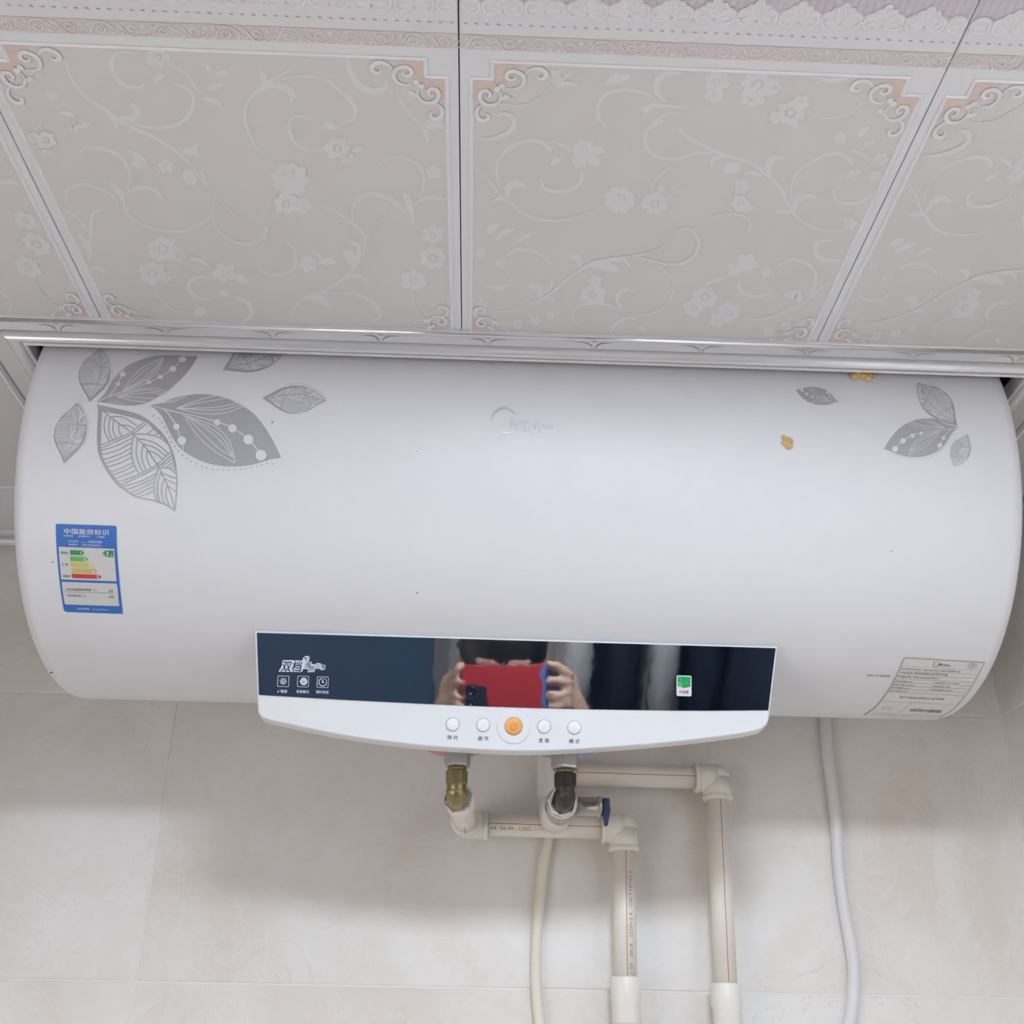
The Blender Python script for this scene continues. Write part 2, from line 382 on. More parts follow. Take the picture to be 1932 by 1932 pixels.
# ---------------------------------------------------------------- suspended ceiling of printed metal panels
ceiling = struct(empty('ceiling', V(0, 0, ZC)))
YBAND = .4715; YF0 = .481; YN = .4942; A1 = .0088; A2 = .0213         # border band edge, frame, notch
YCELL = .7745
def cs(x, y, off=0.): return Vector((x, y, ZC-off+H))
def rect(mb, x0, y0, x1, y1, off): mb.add([cs(x0, y0, off), cs(x0, y1, off), cs(x1, y1, off), cs(x1, y0, off)], [(0, 1, 2, 3)])
def slab(name, x0, y0, x1, y1, m, parent):
    mb = MB(); mb.box((x0, y0, ZC+H), (x1, y1, ZC+.004+H)); return mb.build(name, m, parent, bevel=.0006)
def frame_pts(x0, x1, y0, y1, inset):
    a1 = A1-inset; a2 = A2-inset; f = YF0-YBAND-inset; n = YN-YBAND-inset
    return [(x0+a2, y0+f), (x1-a2, y0+f), (x1-a2, y0+n), (x1-a1, y0+n), (x1-a1, y1-n), (x1-a2, y1-n), (x1-a2, y1-f),
            (x0+a2, y1-f), (x0+a2, y1-n), (x0+a1, y1-n), (x0+a1, y0+n), (x0+a2, y0+n)]
def loopstrip(mb, A, B, oa, ob):
    n = len(A); mb.add([cs(*p, oa) for p in A]+[cs(*p, ob) for p in B], [(i, (i+1) % n, n+(i+1) % n, n+i) for i in range(n)])
def spiral(cx, cy, r, turns, a0, sgn=1, tail=None, n=14):
    pts = [(cx+r*(1-.82*t)*math.cos(a0+sgn*turns*2*math.pi*t), cy+r*(1-.82*t)*math.sin(a0+sgn*turns*2*math.pi*t)) for t in [i/n for i in range(n+1)]]
    return ([tail] if tail else []) + pts
def corner(mb, fx, fy, sx, sy):
    """scroll ornament of one corner; local coords (u,v) from the notch corner, u along the short frame"""
    T = lambda u, v: (fx+sx*u, fy+sy*v)
    sets = []
    # four curls traced on the photographed corner, millimetres
    c1 = [(5.2, 15), (6.5, 10.5), (10.5, 9.4), (13.6, 12), (13, 16), (9.5, 18.8), (4.6, 19.8), (2, 23), (1.6, 28), (4, 32), (8.3, 31.5), (9, 28.5), (7, 27)]
    sets = [c1, [(b, a) for a, b in c1]]
    out = []
    for c in sets: out.append([T(a/1000, b/1000) for a, b in c])
    return out
def corner_ornaments(panel, x0, x1, y0, y1):
    mb = MB(); mp = MB()
    for (fx, sx) in ((x0+A1, 1), (x1-A1, -1)):
        for (fy, sy) in ((y0+YF0-YBAND, 1), (y1-(YF0-YBAND), -1)):
            q = lambda u, v: (fx+sx*u, fy+sy*v)
            # peach ground: two small fields either side of the notch
            d = A2-A1; n = YN-YF0
            mp.add([cs(*q(0, n), .0003), cs(*q(d+.001, n), .0003), cs(*q(d+.002, n+.007), .0003), cs(*q(.006, n+.011), .0003), cs(*q(0, n+.017), .0003)], [(0, 1, 2, 3, 4)])
            mp.add([cs(*q(d, 0), .0003), cs(*q(d+.0175, 0), .0003), cs(*q(d+.011, .006), .0003), cs(*q(d+.007, .014), .0003), cs(*q(d, .0135), .0003)], [(0, 1, 2, 3, 4)])
            S = lambda a, b, off=0: cs(*q(a*1.18/1000, b*1.24/1000), off)
            k1 = [(8.5, 19.8), (6, 19.8), (4.6, 21.5), (4, 18.8), (5, 16.8), (8, 16.6), (9.4, 19), (8.5, 22), (5.6, 25)]
            lower = [(5.8, 20), (7.2, 21.2), (8.6, 19), (7.4, 16.6), (4.4, 17), (3.2, 20.2), (4.8, 24), (8.4, 25.6), (12.4, 24.2), (14.2, 20.5), (13.8, 16.6)]
            lo2 = [(5.4, 25.2), (2.4, 28), (1.6, 32), (3.6, 35.4), (6.8, 35.6), (8, 32.8), (6.2, 31.2)]
            up1 = [(b-.6+1.0, a+.4) for a, b in lower]; up2 = [(b+1.0, a-.2) for a, b in lo2]
            for L_, wd in ((lower, 2.3), (lo2, 2.5), (up1, 2.3), (up2, 2.5)):
                ribbon(mb, L_, wd, S, 'mid', 5, .0007)
            for (a, b, r) in ((12.2, 15.0, 1.7), (14.6, 13.0, 1.7)): disc(mb, a, b, r, S, .00075)
            # little fan between the scrolls
            for k in range(7):
                an = math.radians(20+12*k*1.0); ribbon(mb, [(15+1.5*math.cos(an), 18+1.5*math.sin(an)), (15+5*math.cos(an), 18+5*math.sin(an))], .9, S, 'both', 3, .0005)
    mp.build('corner_field', M_PEACH, panel); mb.build('corner_scroll', mat('corner_scroll_white', (.76, .765, .79), .4), panel)
def border(panel, x0, x1, yend):
    g = .0009; x0 += g; x1 -= g
    mb = MB(); rect(mb, x0, .4605, x1, YBAND-.0006, .0003); mb.build('border_band', M_BAND, panel)
    mb = MB(); L = x1-x0; n = 8; p = L/n
    S = lambda a, b, off=0: cs(a, b, off)
    for k in range(n):
        xa = x0+k*p; yc = .466
        for m_, sg in ((0, 1), (1, -1)):
            cx = xa+p*(.27+.5*m_); r = .0038
            ribbon(mb, [(cx+r*(1-.8*t)*math.cos(sg*(-2.2+9*t)), yc+sg*.0002+r*(1-.8*t)*math.sin(sg*(-2.2+9*t))) for t in [i/12 for i in range(13)]],   .0011, S, 'mid', 3, .0006)
            ribbon(mb, [(cx-.012, yc+sg*.003), (cx-.007, yc+sg*.0038), (cx-.002, yc-sg*.0042), (cx+.005, yc-sg*.0035), (cx+.011, yc+sg*.0030)], .0010, S, 'both', 4, .0006)
            disc(mb, cx+.0068, yc+sg*.0028, .0013, S, .0006, 8); disc(mb, cx-.0060, yc-sg*.0028, .0010, S, .0006, 8)
    mb.build('band_scroll', M_BANDS, panel)
    mb = MB(); rect(mb, x0, .4440, x1, .4600, .0003); mb.build('lace_ground', M_LACE, panel)
    mb = MB(); n = 46
    for k in range(n):
        xa = x0+L*(k+.5)/n; mb.add([cs(xa-.0011, .4520, .0006), cs(xa-.0009, .4529, .0006), cs(xa+.0012, .4531, .0006), cs(xa+.0010, .4522, .0006)], [(0, 1, 2, 3)])
    o = mb.build('stitches', M_DASH, panel); o['kind'] = 'stuff'
    # scalloped lace: pairs of C-curls with a three-lobed leaf between
    ml = MB(); md = MB(); n = 12; p = L/n
    for k in range(n):
        xa = x0+p*(k+.5)
        for sg in (-1, 1):
            cx = xa+sg*p*.235
            disc(ml, cx, .4405, p*.27, S, .0005, 20, .0062)
            pts = [(cx-sg*p*.18*math.cos(a)*1.1, .4405+.0048*math.sin(a)) for a in [math.radians(q) for q in (130, 90, 45, 0, -45, -90, -130)]]
            ribbon(md, pts, .0011, S, 'mid', 4, .0009)
            ribbon(md, [(cx-sg*p*.1, .4425), (cx, .4410), (cx+sg*p*.12, .4420)], .0010, S, 'both', 4, .0009)
        for dx, dy, rr in ((0, .0, .0034), (-.0045, .002, .0027), (.0045, .002, .0027)):
            xo = xa+p*.5
            if x0+.006 < xo < x1-.006: disc(ml, xo+dx, .4335+dy, rr, S, .00055, 12, rr*1.5); ribbon(md, [(xo+dx*1.1, .4305+dy), (xo+dx*.5, .4372+dy*.6)], .0008, S, 'both', 3, .0009)
    ml.build('lace_edge', M_LACE2, panel); md.build('lace_relief', M_RIDGE, panel)
    mb = MB(); rect(mb, x0, .17, x1, .4440, .0002); mb.build('mauve_field', M_MAUVE, panel)
    mb = MB()
    for k in range(64):
        xa = x0+L*(k+.5)/64; rect(mb, xa-.0009, .3, xa+.0007, .4438, .00035)
    o = mb.build('mauve_stripes', M_MAUVE2, panel); o['kind'] = 'stuff'
def ceil_panel(x0, x1, y0, y1, cell=None, with_border=False, xcut=None):
    pn = empty('ceiling_panel', V((x0+x1)/2, (y0+y1)/2, ZC), ceiling); g = .00035
    xa, xb = xcut or (x0, x1)
    slab('panel_sheet', xa+g, y0+g, xb-g, y1-g, M_SHEET, pn)
    if cell:
        c0, c1 = cell; I = frame_pts(x0, x1, c0, c1, 0); O = frame_pts(x0, x1, c0, c1, .0026); MI = frame_pts(x0, x1, c0, c1, .0013)
        clipy = lambda P: [(min(max(px, xa+g), xb-g), min(max(py, y0+g), y1-g)) for px, py in P]
        if y1 < c1 or xcut: I, O, MI = clipy(I), clipy(O), clipy(MI)
        mb = MB(); mb.add([cs(*p, .00015) for p in I], [tuple(range(len(I)))]); mb.build('panel_field', M_FIELD, pn)
        mb = MB(); loopstrip(mb, I, MI, .0002, .0013); loopstrip(mb, MI, O, .0013, .0002); mb.build('frame_ridge', M_RIDGE, pn)
    return pn
cols = [(k, S0+k*PW, S0+(k+1)*PW) for k in (-3, -2, -1, 0, 1)]
main_panels = {}
for k, x0, x1 in cols:
    xc = (max(x0, XL), x1 if k < 1 else XR) ; cut = xc if (xc[0] > x0 or xc[1] != x1) else None
    pn = ceil_panel(x0, x1, .17, YCELL if k in (-1, 0, -2, 1) else YCELL, (YBAND, YCELL), True, cut)
    main_panels[k] = pn
    corner_ornaments(pn, x0, x1, YBAND, YCELL); border(pn, max(x0, XL), x1)if False else border(pn, x0 if k > -3 else XL, x1, 0)
    # rows beside the opening
    for (y0, y1) in ((YCELL, YW),):
        a, b = xc
        if k == -3: spans = [(a, b)]
        elif k == -2: spans = [(a, XO_L+.012)]
        elif k == 1: spans = [(XO_R-.012, XR)]
        else: spans = []
        for s0_, s1_ in spans:
            p2 = ceil_panel(x0, x1, y0, y1, (y0, y0+.2907) , False, (s0_, s1_))
    # rows behind the lens
    for (y0, y1) in ((-.13, .17), (-.43, -.13), (-.73, -.43), (YB, -.73)):
        if k == 0 and y0 == -.13: continue
        ceil_panel(x0, x1, y0, y1, None, False, cut)
# ---- vine prints (traced on two panels, repeated on their neighbours)
cA = lambda x, y: (x/4.025, 40+y/4.025)
cB = lambda x, y: (440+x/4.025, 80+y/4.025)
cC = lambda x, y: (80+x/2.415, 320+y/2.415)
cD = lambda x, y: (870+x/4.025, 100+y/4.025)
cE = lambda x, y: (1280+x/4.025, 120+y/4.025)
cF = lambda x, y: (870+x/2.415, 340+y/2.415)
def vines(data):
    mb = MB()
    for c, kind, *a in data:
        s = 4.025 if c in (cA, cB, cD, cE) else 2.415
        if kind == 'v': pts, w, tp = a; ribbon(mb, [c(*p) for p in pts], w*1.2/s, on_ceil, tp, 6, .00025)
        elif kind == 'f':
            x, y, r, n = a; x, y = c(x, y); r /= s; st = random.random()
            for i in range(n):
                an = st+i*2*math.pi/n; rr = r*random.uniform(.9, 1.15)*1.35/n**.75
                disc(mb, x+r*.62*math.cos(an), y+r*.54*math.sin(an), rr, on_ceil, .00028, 9, rr*.85)
            disc(mb, x, y, r*.2, on_ceil, .0004, 8)
        elif kind == 'l':
            (x0, y0), (x1, y1), w = a; ribbon(mb, [c(x0, y0), c((x0+x1)/2+(y1-y0)*.08, (y0+y1)/2-(x1-x0)*.08), c(x1, y1)], w*1.15/s, on_ceil, 'both', 5, .00027)
    return mb
left = [
 (cA, 'v', [(1040, 250), (920, 230), (850, 300), (870, 400), (940, 480), (1060, 505), (1090, 480)], 34, 'mid'),
 (cA, 'v', [(500, 310), (540, 430), (640, 560), (800, 670), (920, 760), (1150, 870), (1300, 960), (1440, 1080), (1560, 1240)], 28, 'mid'),
 (cA, 'v', [(900, 740), (1000, 735), (1050, 680), (990, 620)], 46, 'mid'), (cA, 'v', [(820, 700), (870, 760), (900, 830)], 26, 'both'),
 (cA, 'v', [(980, 760), (1100, 800), (1300, 800), (1430, 720), (1470, 600), (1420, 510), (1310, 470)], 28, 'mid'),
 (cA, 'f', 1200, 270, 95, 5), (cA, 'l', (1160, 450), (1250, 410), 50), (cA, 'l', (1540, 580), (1680, 640), 40), (cA, 'l', (1580, 520), (1700, 480), 44),
 (cA, 'l', (1640, 410), (1740, 390), 40), (cA, 'l', (1560, 330), (1600, 380), 34), (cA, 'v', [(1270, 330), (1420, 400), (1480, 500), (1560, 560)], 16, 'both'),
 (cA, 'f', 400, 560, 45, 4), (cA, 'l', (440, 690), (570, 720), 36), (cA, 'f', 560, 800, 50, 5), (cA, 'v', [(310, 700), (300, 790), (240, 860)], 12, 'both'),
 (cA, 'f', 350, 900, 85, 6), (cA, 'f', 350, 995, 36, 5), (cA, 'f', 250, 880, 50, 5), (cA, 'l', (600, 810), (690, 780), 36),
 (cA, 'v', [(610, 1000), (640, 965), (760, 965), (890, 1010), (960, 1090), (985, 1180), (970, 1280)], 20, 'mid'),
 (cA, 'l', (960, 980), (1100, 1060), 40), (cA, 'f', 1060, 1070, 60, 5), (cA, 'f', 1260, 1100, 60, 5), (cA, 'v', [(1210, 1140), (1170, 1200)], 12, 'both'),
 (cA, 'v', [(1380, 990), (1460, 980), (1500, 930)], 40, 'both'), (cA, 'l', (1400, 1130), (1470, 1240), 90), (cA, 'l', (1380, 1000), (1510, 1010), 30),
 (cB, 'v', [(590, 120), (480, 170), (380, 240), (270, 300), (150, 400), (95, 500), (100, 620), (160, 760), (250, 870), (320, 940)], 22, 'mid'),
 (cB, 'v', [(200, 210), (240, 280), (210, 350)], 34, 'both'), (cB, 'v', [(190, 380), (300, 320), (400, 340), (450, 400), (430, 460)], 50, 'mid'),
 (cB, 'v', [(340, 280), (520, 255), (700, 280), (820, 370), (900, 450), (930, 520), (900, 590), (820, 610)], 28, 'mid'),
 (cB, 'v', [(590, 580), (520, 560), (440, 580), (425, 660), (470, 760), (560, 815), (700, 810)], 22, 'mid'), (cB, 'f', 790, 800, 105, 6), (cB, 'l', (680, 620), (780, 660), 44), (cB, 'f', 860, 870, 60, 5), (cB, 'l', (900, 820), (980, 810), 40),
 (cB, 'f', 430, 1030, 165, 8), (cB, 'f', 430, 1040, 80, 5), (cB, 'f', 400, 1220, 100, 6), (cB, 'f', 520, 1240, 80, 5),
 (cB, 'v', [(870, 120), (890, 220), (950, 320), (1060, 370), (1160, 340), (1160, 290)], 44, 'mid'),
 (cB, 'v', [(1240, 300), (1270, 430), (1340, 540), (1430, 620), (1600, 700)], 14, 'mid'), (cB, 'l', (1440, 620), (1610, 640), 70), (cB, 'l', (1440, 650), (1480, 760), 34),
 (cB, 'v', [(1110, 920), (1180, 880), (1290, 875), (1390, 920), (1445, 1000), (1440, 1110), (1410, 1180)], 16, 'mid'), (cB, 'f', 1520, 980, 60, 5),
 (cB, 'v', [(905, 1280), (930, 1190), (1030, 1145), (1150, 1170), (1260, 1240), (1290, 1290)], 22, 'mid'), (cB, 'v', [(1290, 1140), (1330, 1220), (1330, 1290)], 40, 'both'), (cB, 'v', [(1360, 1260), (1430, 1190), (1530, 1170), (1620, 1190)], 20, 'mid'),
 (cC, 'v', [(395, 0), (395, 80), (370, 130), (390, 200), (460, 250), (600, 282), (700, 260), (770, 200), (790, 110)], 9, 'mid'),
 (cC, 'v', [(305, 50), (350, 100), (375, 150)], 24, 'both'), (cC, 'v', [(370, 110), (440, 80), (510, 90), (545, 130)], 17, 'mid'),
 (cC, 'v', [(110, 150), (115, 90), (180, 65), (260, 85), (320, 120), (345, 160)], 12, 'mid'),
 (cC, 'v', [(720, 0), (760, 80), (830, 160), (900, 215), (950, 235)], 10, 'end'), (cC, 'v', [(775, 210), (800, 270), (870, 325), (950, 335), (1010, 305), (1020, 260)], 15, 'grow'),
 (cC, 'v', [(90, 170), (160, 220), (220, 300)], 8, 'both'), (cC, 'v', [(280, 180), (230, 200), (220, 290), (215, 420)], 13, 'mid'), (cC, 'l', (165, 290), (225, 400), 26), (cC, 'v', [(220, 445), (270, 455), (285, 480)], 15, 'both'),
 (cC, 'f', 550, 360, 75, 7), (cC, 'f', 620, 385, 42, 5), (cC, 'f', 500, 470, 66, 6), (cC, 'f', 560, 485, 34, 5), (cC, 'l', (670, 400), (760, 435), 18),
 (cC, 'f', 830, 470, 55, 5), (cC, 'l', (870, 480), (930, 520), 34), (cC, 'l', (800, 560), (850, 575), 22), (cC, 'v', [(770, 590), (700, 580), (665, 530), (700, 490), (770, 490)], 17, 'mid'),
 (cC, 'v', [(880, 580), (940, 610), (950, 660), (920, 690)], 18, 'mid'), (cC, 'v', [(510, 520), (530, 580), (600, 640), (700, 660)], 7, 'both'), (cC, 'l', (690, 660), (750, 640), 36),
 (cC, 'v', [(1110, 320), (1150, 370), (1150, 440), (1100, 475), (1030, 475), (985, 455)], 11, 'mid'), (cC, 'f', 1210, 430, 44, 6), (cC, 'l', (1260, 420), (1340, 425), 30), (cC, 'l', (1230, 370), (1270, 400), 14),
 (cC, 'v', [(1210, 150), (1310, 180), (1410, 240), (1470, 310), (1450, 400), (1390, 480), (1290, 550), (1200, 580), (1140, 640), (1135, 690)], 11, 'mid'),
 (cC, 'v', [(1475, 310), (1510, 250), (1580, 210)], 9, 'end'), (cC, 'l', (1370, 360), (1430, 450), 40), (cC, 'v', [(1390, 325), (1440, 350), (1430, 440)], 18, 'both'), (cC, 'v', [(1380, 490), (1450, 485), (1490, 520)], 16, 'both'),
 (cC, 'v', [(1190, 580), (1270, 590), (1310, 630)], 26, 'both'), (cC, 'v', [(1270, 565), (1400, 560), (1500, 600), (1535, 660), (1500, 700)], 12, 'mid'),
 (cC, 'v', [(1412, 230), (1420, 160), (1490, 115), (1580, 130), (1640, 170), (1650, 200)], 13, 'mid'), (cC, 'v', [(1645, 100), (1675, 150), (1690, 245)], 18, 'both'), (cC, 'v', [(1690, 160), (1750, 130), (1845, 135)], 11, 'both'),
 (cC, 'f', 1780, 295, 52, 6), (cC, 'f', 1780, 400, 66, 7), (cC, 'f', 1690, 500, 60, 6), (cC, 'v', [(1690, 550), (1700, 620), (1750, 680)], 6, 'both'), (cC, 'v', [(1850, 560), (1850, 620)], 12, 'both')]
right = [
 (cD, 'v', [(270, 370), (400, 390), (520, 380), (620, 310), (700, 230), (750, 130)], 16, 'grow'), (cD, 'l', (690, 130), (740, 240), 60), (cD, 'l', (700, 250), (890, 240), 34), (cD, 'l', (750, 230), (860, 130), 26),
 (cD, 'v', [(110, 655), (260, 640), (370, 590), (405, 520), (360, 465), (280, 455)], 38, 'mid'), (cD, 'l', (1090, 230), (1290, 180), 50), (cD, 'f', 1180, 190, 50, 5),
 (cD, 'v', [(1100, 560), (1050, 500), (1040, 400), (1100, 310), (1230, 280), (1380, 300), (1480, 350)], 24, 'mid'), (cD, 'v', [(1670, 150), (1560, 155), (1490, 210), (1490, 300), (1550, 370)], 40, 'mid'),
 (cD, 'v', [(1380, 440), (1450, 400), (1560, 400), (1740, 415)], 44, 'end'),
 (cD, 'v', [(1660, 460), (1560, 460), (1460, 530), (1400, 620), (1410, 710), (1480, 780), (1620, 805), (1760, 770), (1900, 760)], 22, 'mid'), (cD, 'l', (1440, 560), (1540, 510), 30),
 (cD, 'v', [(1650, 570), (1720, 640), (1860, 710), (1930, 745)], 22, 'mid'), (cD, 'v', [(1640, 830), (1540, 900), (1460, 990), (1440, 1070)], 14, 'mid'),
 (cD, 'v', [(290, 1010), (270, 920), (290, 800), (380, 710), (520, 665), (620, 680), (680, 740)], 28, 'grow'), (cD, 'l', (680, 850), (760, 800), 40), (cD, 'f', 930, 730, 90, 6), (cD, 'l', (960, 760), (1090, 740), 60), (cD, 'l', (960, 800), (1050, 850), 70), (cD, 'f', 900, 820, 60, 5),
 (cD, 'v', [(635, 930), (610, 970), (650, 1030), (750, 1050), (860, 1025), (915, 960), (920, 880)], 26, 'mid'), (cD, 'l', (710, 680), (850, 750), 26),
 (cD, 'v', [(115, 870), (200, 950), (290, 1060), (380, 1140), (480, 1220), (620, 1265), (780, 1265), (940, 1220), (1090, 1160)], 18, 'mid'), (cD, 'v', [(350, 1090), (360, 1020), (420, 985), (490, 1010)], 50, 'mid'), (cD, 'l', (220, 1120), (370, 1110), 28),
 (cD, 'f', 1200, 1110, 135, 8), (cD, 'f', 1195, 1120, 60, 5), (cD, 'f', 1470, 1140, 110, 7), (cD, 'l', (1590, 1070), (1700, 1040), 16), (cD, 'f', 1520, 1030, 30, 4),
 (cE, 'f', 290, 130, 100, 6), (cE, 'f', 270, 240, 75, 6), (cE, 'f', 600, 160, 140, 7), (cE, 'f', 560, 250, 100, 6), (cE, 'f', 720, 170, 70, 5), (cE, 'f', 850, 370, 120, 7), (cE, 'f', 930, 290, 70, 5), (cE, 'l', (830, 430), (910, 470), 60), (cE, 'f', 740, 400, 60, 5),
 (cE, 'v', [(1020, 395), (1150, 412), (1300, 380), (1400, 290)], 14, 'grow'), (cE, 'v', [(1030, 100), (1150, 125), (1290, 110)], 34, 'both'), (cE, 'f', 1230, 560, 48, 5), (cE, 'l', (1360, 560), (1450, 480), 44), (cE, 'l', (1400, 620), (1500, 600), 30),
 (cE, 'v', [(20, 490), (80, 570), (180, 620), (320, 680), (450, 720), (560, 760), (680, 850), (770, 940), (830, 1060), (880, 1140), (960, 1210), (1080, 1260), (1260, 1270)], 24, 'mid'),
 (cE, 'v', [(250, 780), (270, 720), (360, 700), (480, 730)], 30, 'mid'), (cE, 'l', (340, 820), (480, 780), 74), (cE, 'l', (500, 830), (640, 850), 30), (cE, 'v', [(700, 870), (680, 780), (720, 720), (800, 710)], 46, 'mid'), (cE, 'v', [(0, 720), (120, 680), (280, 670)], 12, 'both'),
 (cE, 'v', [(860, 1050), (860, 930), (900, 830), (1000, 750), (1130, 690), (1250, 690), (1320, 760)], 26, 'grow'), (cE, 'v', [(880, 1120), (890, 1050), (960, 1000), (1050, 1020)], 40, 'mid'), (cE, 'l', (730, 1130), (870, 1130), 26),
 (cE, 'v', [(1230, 940), (1180, 960), (1200, 1030), (1300, 1060), (1420, 1030), (1490, 970)], 26, 'mid'), (cE, 'l', (1270, 870), (1390, 810), 44), (cE, 'f', 1540, 720, 60, 5), (cE, 'v', [(1300, 650), (1400, 690), (1480, 770)], 18, 'both'), (cE, 'f', 1500, 850, 50, 5),
 (cE, 'f', 480, 930, 66, 5), (cE, 'f', 470, 1060, 80, 6), (cE, 'l', (500, 1100), (590, 1100), 30), (cE, 'v', [(210, 1160), (330, 1140), (460, 1140), (540, 1190), (540, 1270)], 18, 'grow'), (cE, 'f', 1300, 1210, 60, 5),
 (cF, 'v', [(980, 225), (1040, 220), (1080, 270), (1070, 330), (1010, 375), (930, 378), (800, 345)], 14, 'mid'), (cF, 'v', [(965, 270), (880, 320), (780, 345), (650, 360), (560, 395), (480, 450), (400, 520), (330, 555), (240, 590), (150, 592)], 12, 'mid'),
 (cF, 'v', [(780, 345), (880, 375), (950, 430), (970, 490), (930, 570), (850, 605), (680, 605)], 9, 'mid'), (cF, 'l', (570, 380), (720, 410), 40), (cF, 'v', [(490, 350), (530, 355), (545, 395)], 22, 'both'), (cF, 'v', [(640, 365), (740, 365), (770, 395)], 13, 'both'),
 (cF, 'v', [(210, 340), (260, 315), (330, 325), (390, 360), (412, 400)], 15, 'end'), (cF, 'v', [(235, 440), (200, 485), (130, 485), (80, 455)], 12, 'mid'), (cF, 'v', [(300, 480), (350, 485), (365, 540)], 28, 'both'), (cF, 'l', (360, 540), (430, 542), 14), (cF, 'v', [(415, 440), (410, 480), (370, 520)], 10, 'both'),
 (cF, 'l', (120, 240), (170, 200), 28), (cF, 'l', (160, 270), (240, 220), 24), (cF, 'f', 180, 375, 26, 5), (cF, 'f', 90, 330, 24, 5), (cF, 'l', (260, 280), (320, 245), 20), (cF, 'f', 100, 560, 26, 5),
 (cF, 'f', 610, 460, 32, 5), (cF, 'f', 600, 520, 62, 6), (cF, 'v', [(800, 505), (740, 500), (710, 540), (740, 595)], 17, 'mid'), (cF, 'v', [(530, 660), (505, 620), (540, 570), (620, 560), (690, 575), (740, 600)], 10, 'mid'), (cF, 'v', [(800, 628), (740, 630), (690, 670), (680, 705)], 12, 'mid'),
 (cF, 'f', 1110, 530, 62, 7), (cF, 'f', 1060, 580, 50, 6), (cF, 'f', 1220, 600, 56, 6), (cF, 'f', 1170, 635, 40, 5), (cF, 'f', 1300, 375, 50, 5), (cF, 'f', 1245, 405, 34, 4), (cF, 'l', (1380, 440), (1405, 405), 34), (cF, 'l', (1110, 480), (1200, 445), 16),
 (cF, 'v', [(1270, 440), (1270, 500), (1340, 530), (1410, 510), (1420, 480)], 15, 'mid'), (cF, 'v', [(1440, 390), (1510, 360), (1580, 380), (1615, 430), (1605, 500), (1560, 550)], 13, 'mid'),
 (cF, 'v', [(1280, 632), (1380, 630), (1470, 600), (1560, 560), (1640, 490), (1700, 465)], 10, 'mid'), (cF, 'v', [(1470, 525), (1530, 520), (1540, 560)], 34, 'both'), (cF, 'v', [(1690, 275), (1630, 280), (1615, 320), (1650, 360), (1740, 365)], 22, 'mid'),
 (cF, 'f', 260, 655, 24, 5), (cF, 'f', 340, 640, 26, 5), (cF, 'f', 405, 615, 22, 5), (cF, 'l', (805, 665), (840, 695), 16), (cF, 'f', 1400, 690, 28, 5), (cF, 'f', 1480, 665, 26, 5), (cF, 'f', 1550, 650, 26, 5)]
vl = vines(left).build('vine_print', M_VINE, main_panels[-1])
vr = vines(right).build('vine_print', M_VINE, main_panels[0])
for src, dst, k in ((vl, -2, -1), (vr, 1, 1), (vl, -3, -2)):
    c = src.copy(); COL.objects.link(c); c.parent = None; c.location = wloc(src)+Vector((k*PW, 0, 0)); setp(c, main_panels[dst])
mb = MB(); mb.box((XL-.05, YB-.05, .95+H), (XR+.05, YW+.05, .98+H)); mb.build('roof_slab', M_GROUT, ceiling)
# plenum above the opening
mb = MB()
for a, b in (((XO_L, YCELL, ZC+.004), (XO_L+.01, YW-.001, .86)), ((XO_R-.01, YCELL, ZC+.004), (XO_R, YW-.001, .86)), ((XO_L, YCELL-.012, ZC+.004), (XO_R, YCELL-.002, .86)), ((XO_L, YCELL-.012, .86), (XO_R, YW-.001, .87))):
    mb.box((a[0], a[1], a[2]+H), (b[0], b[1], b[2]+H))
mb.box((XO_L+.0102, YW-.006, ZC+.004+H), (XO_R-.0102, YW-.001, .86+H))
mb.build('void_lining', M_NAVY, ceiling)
# ---------------------------------------------------------------- metal trims
PROF = [(0, 0), (0, -.0010)] + [(.085-.085*math.cos(a), -.0010-.0030*math.sin(a)) for a in [math.pi*i/8 for i in range(1, 8)]] + [(.172, -.0002), (.188, -.0002), (.192, -.0012), (.585, -.0034), (.590, -.0014), (.612, -.0014), (.616, -.0044)]
PROF += [(.625+.29*(1-math.cos(a))/2, -.0044-.0060*math.sin(a)) for a in [math.pi*i/10 for i in range(1, 10)]] + [(.915, -.0062), (.93, -.0088), (.99, -.0100), (1.0, -.0090), (1.0, .004), (0, .004)]
def trim(name, a_out, a_in, b_out, b_in, z0=ZC, hs=1.0):
    """sweep PROF from end a to end b; each end given by its outer and inner corner (mitre)"""
    mb = MB(); n = len(PROF); va = []; vb = []
    for t, dz in PROF:
        pa = Vector(a_out).lerp(Vector(a_in), t); pb = Vector(b_out).lerp(Vector(b_in), t)
        va.append((pa.x, pa.y, z0+dz*hs+H)); vb.append((pb.x, pb.y, z0+dz*hs+H))
    fs = [(i, (i+1) % n, n+(i+1) % n, n+i) for i in range(n)] + [tuple(range(n))[::-1], tuple(range(n, 2*n))]
    mb.add(va+vb, fs, False); o = mb.build(name, M_ALU)
    for p in o.data.polygons: p.use_smooth = len(p.vertices) == 4
    o.data.set_sharp_from_angle(angle=math.radians(24))
    a = Vector(a_out).lerp(Vector(a_in), .09); b = Vector(b_out).lerp(Vector(b_in), .09); r = (Vector(a_in)-Vector(a_out)).length*.075 if abs(a_in[0]-a_out[0]) < 1e-6 else .0021
    mb = MB(); mb.tube([(a.x, a.y, z0-.0030+H), (b.x, b.y, z0-.0030+H)], min(r, .0021), 16); mb.build('bead', M_BEAD, o)
    return struct(o)
t1 = trim('trim_1', (XO_L, Y_OPEN0), (XI_L, Y_OPEN1), (XO_R, Y_OPEN0), (XI_R, Y_OPEN1))
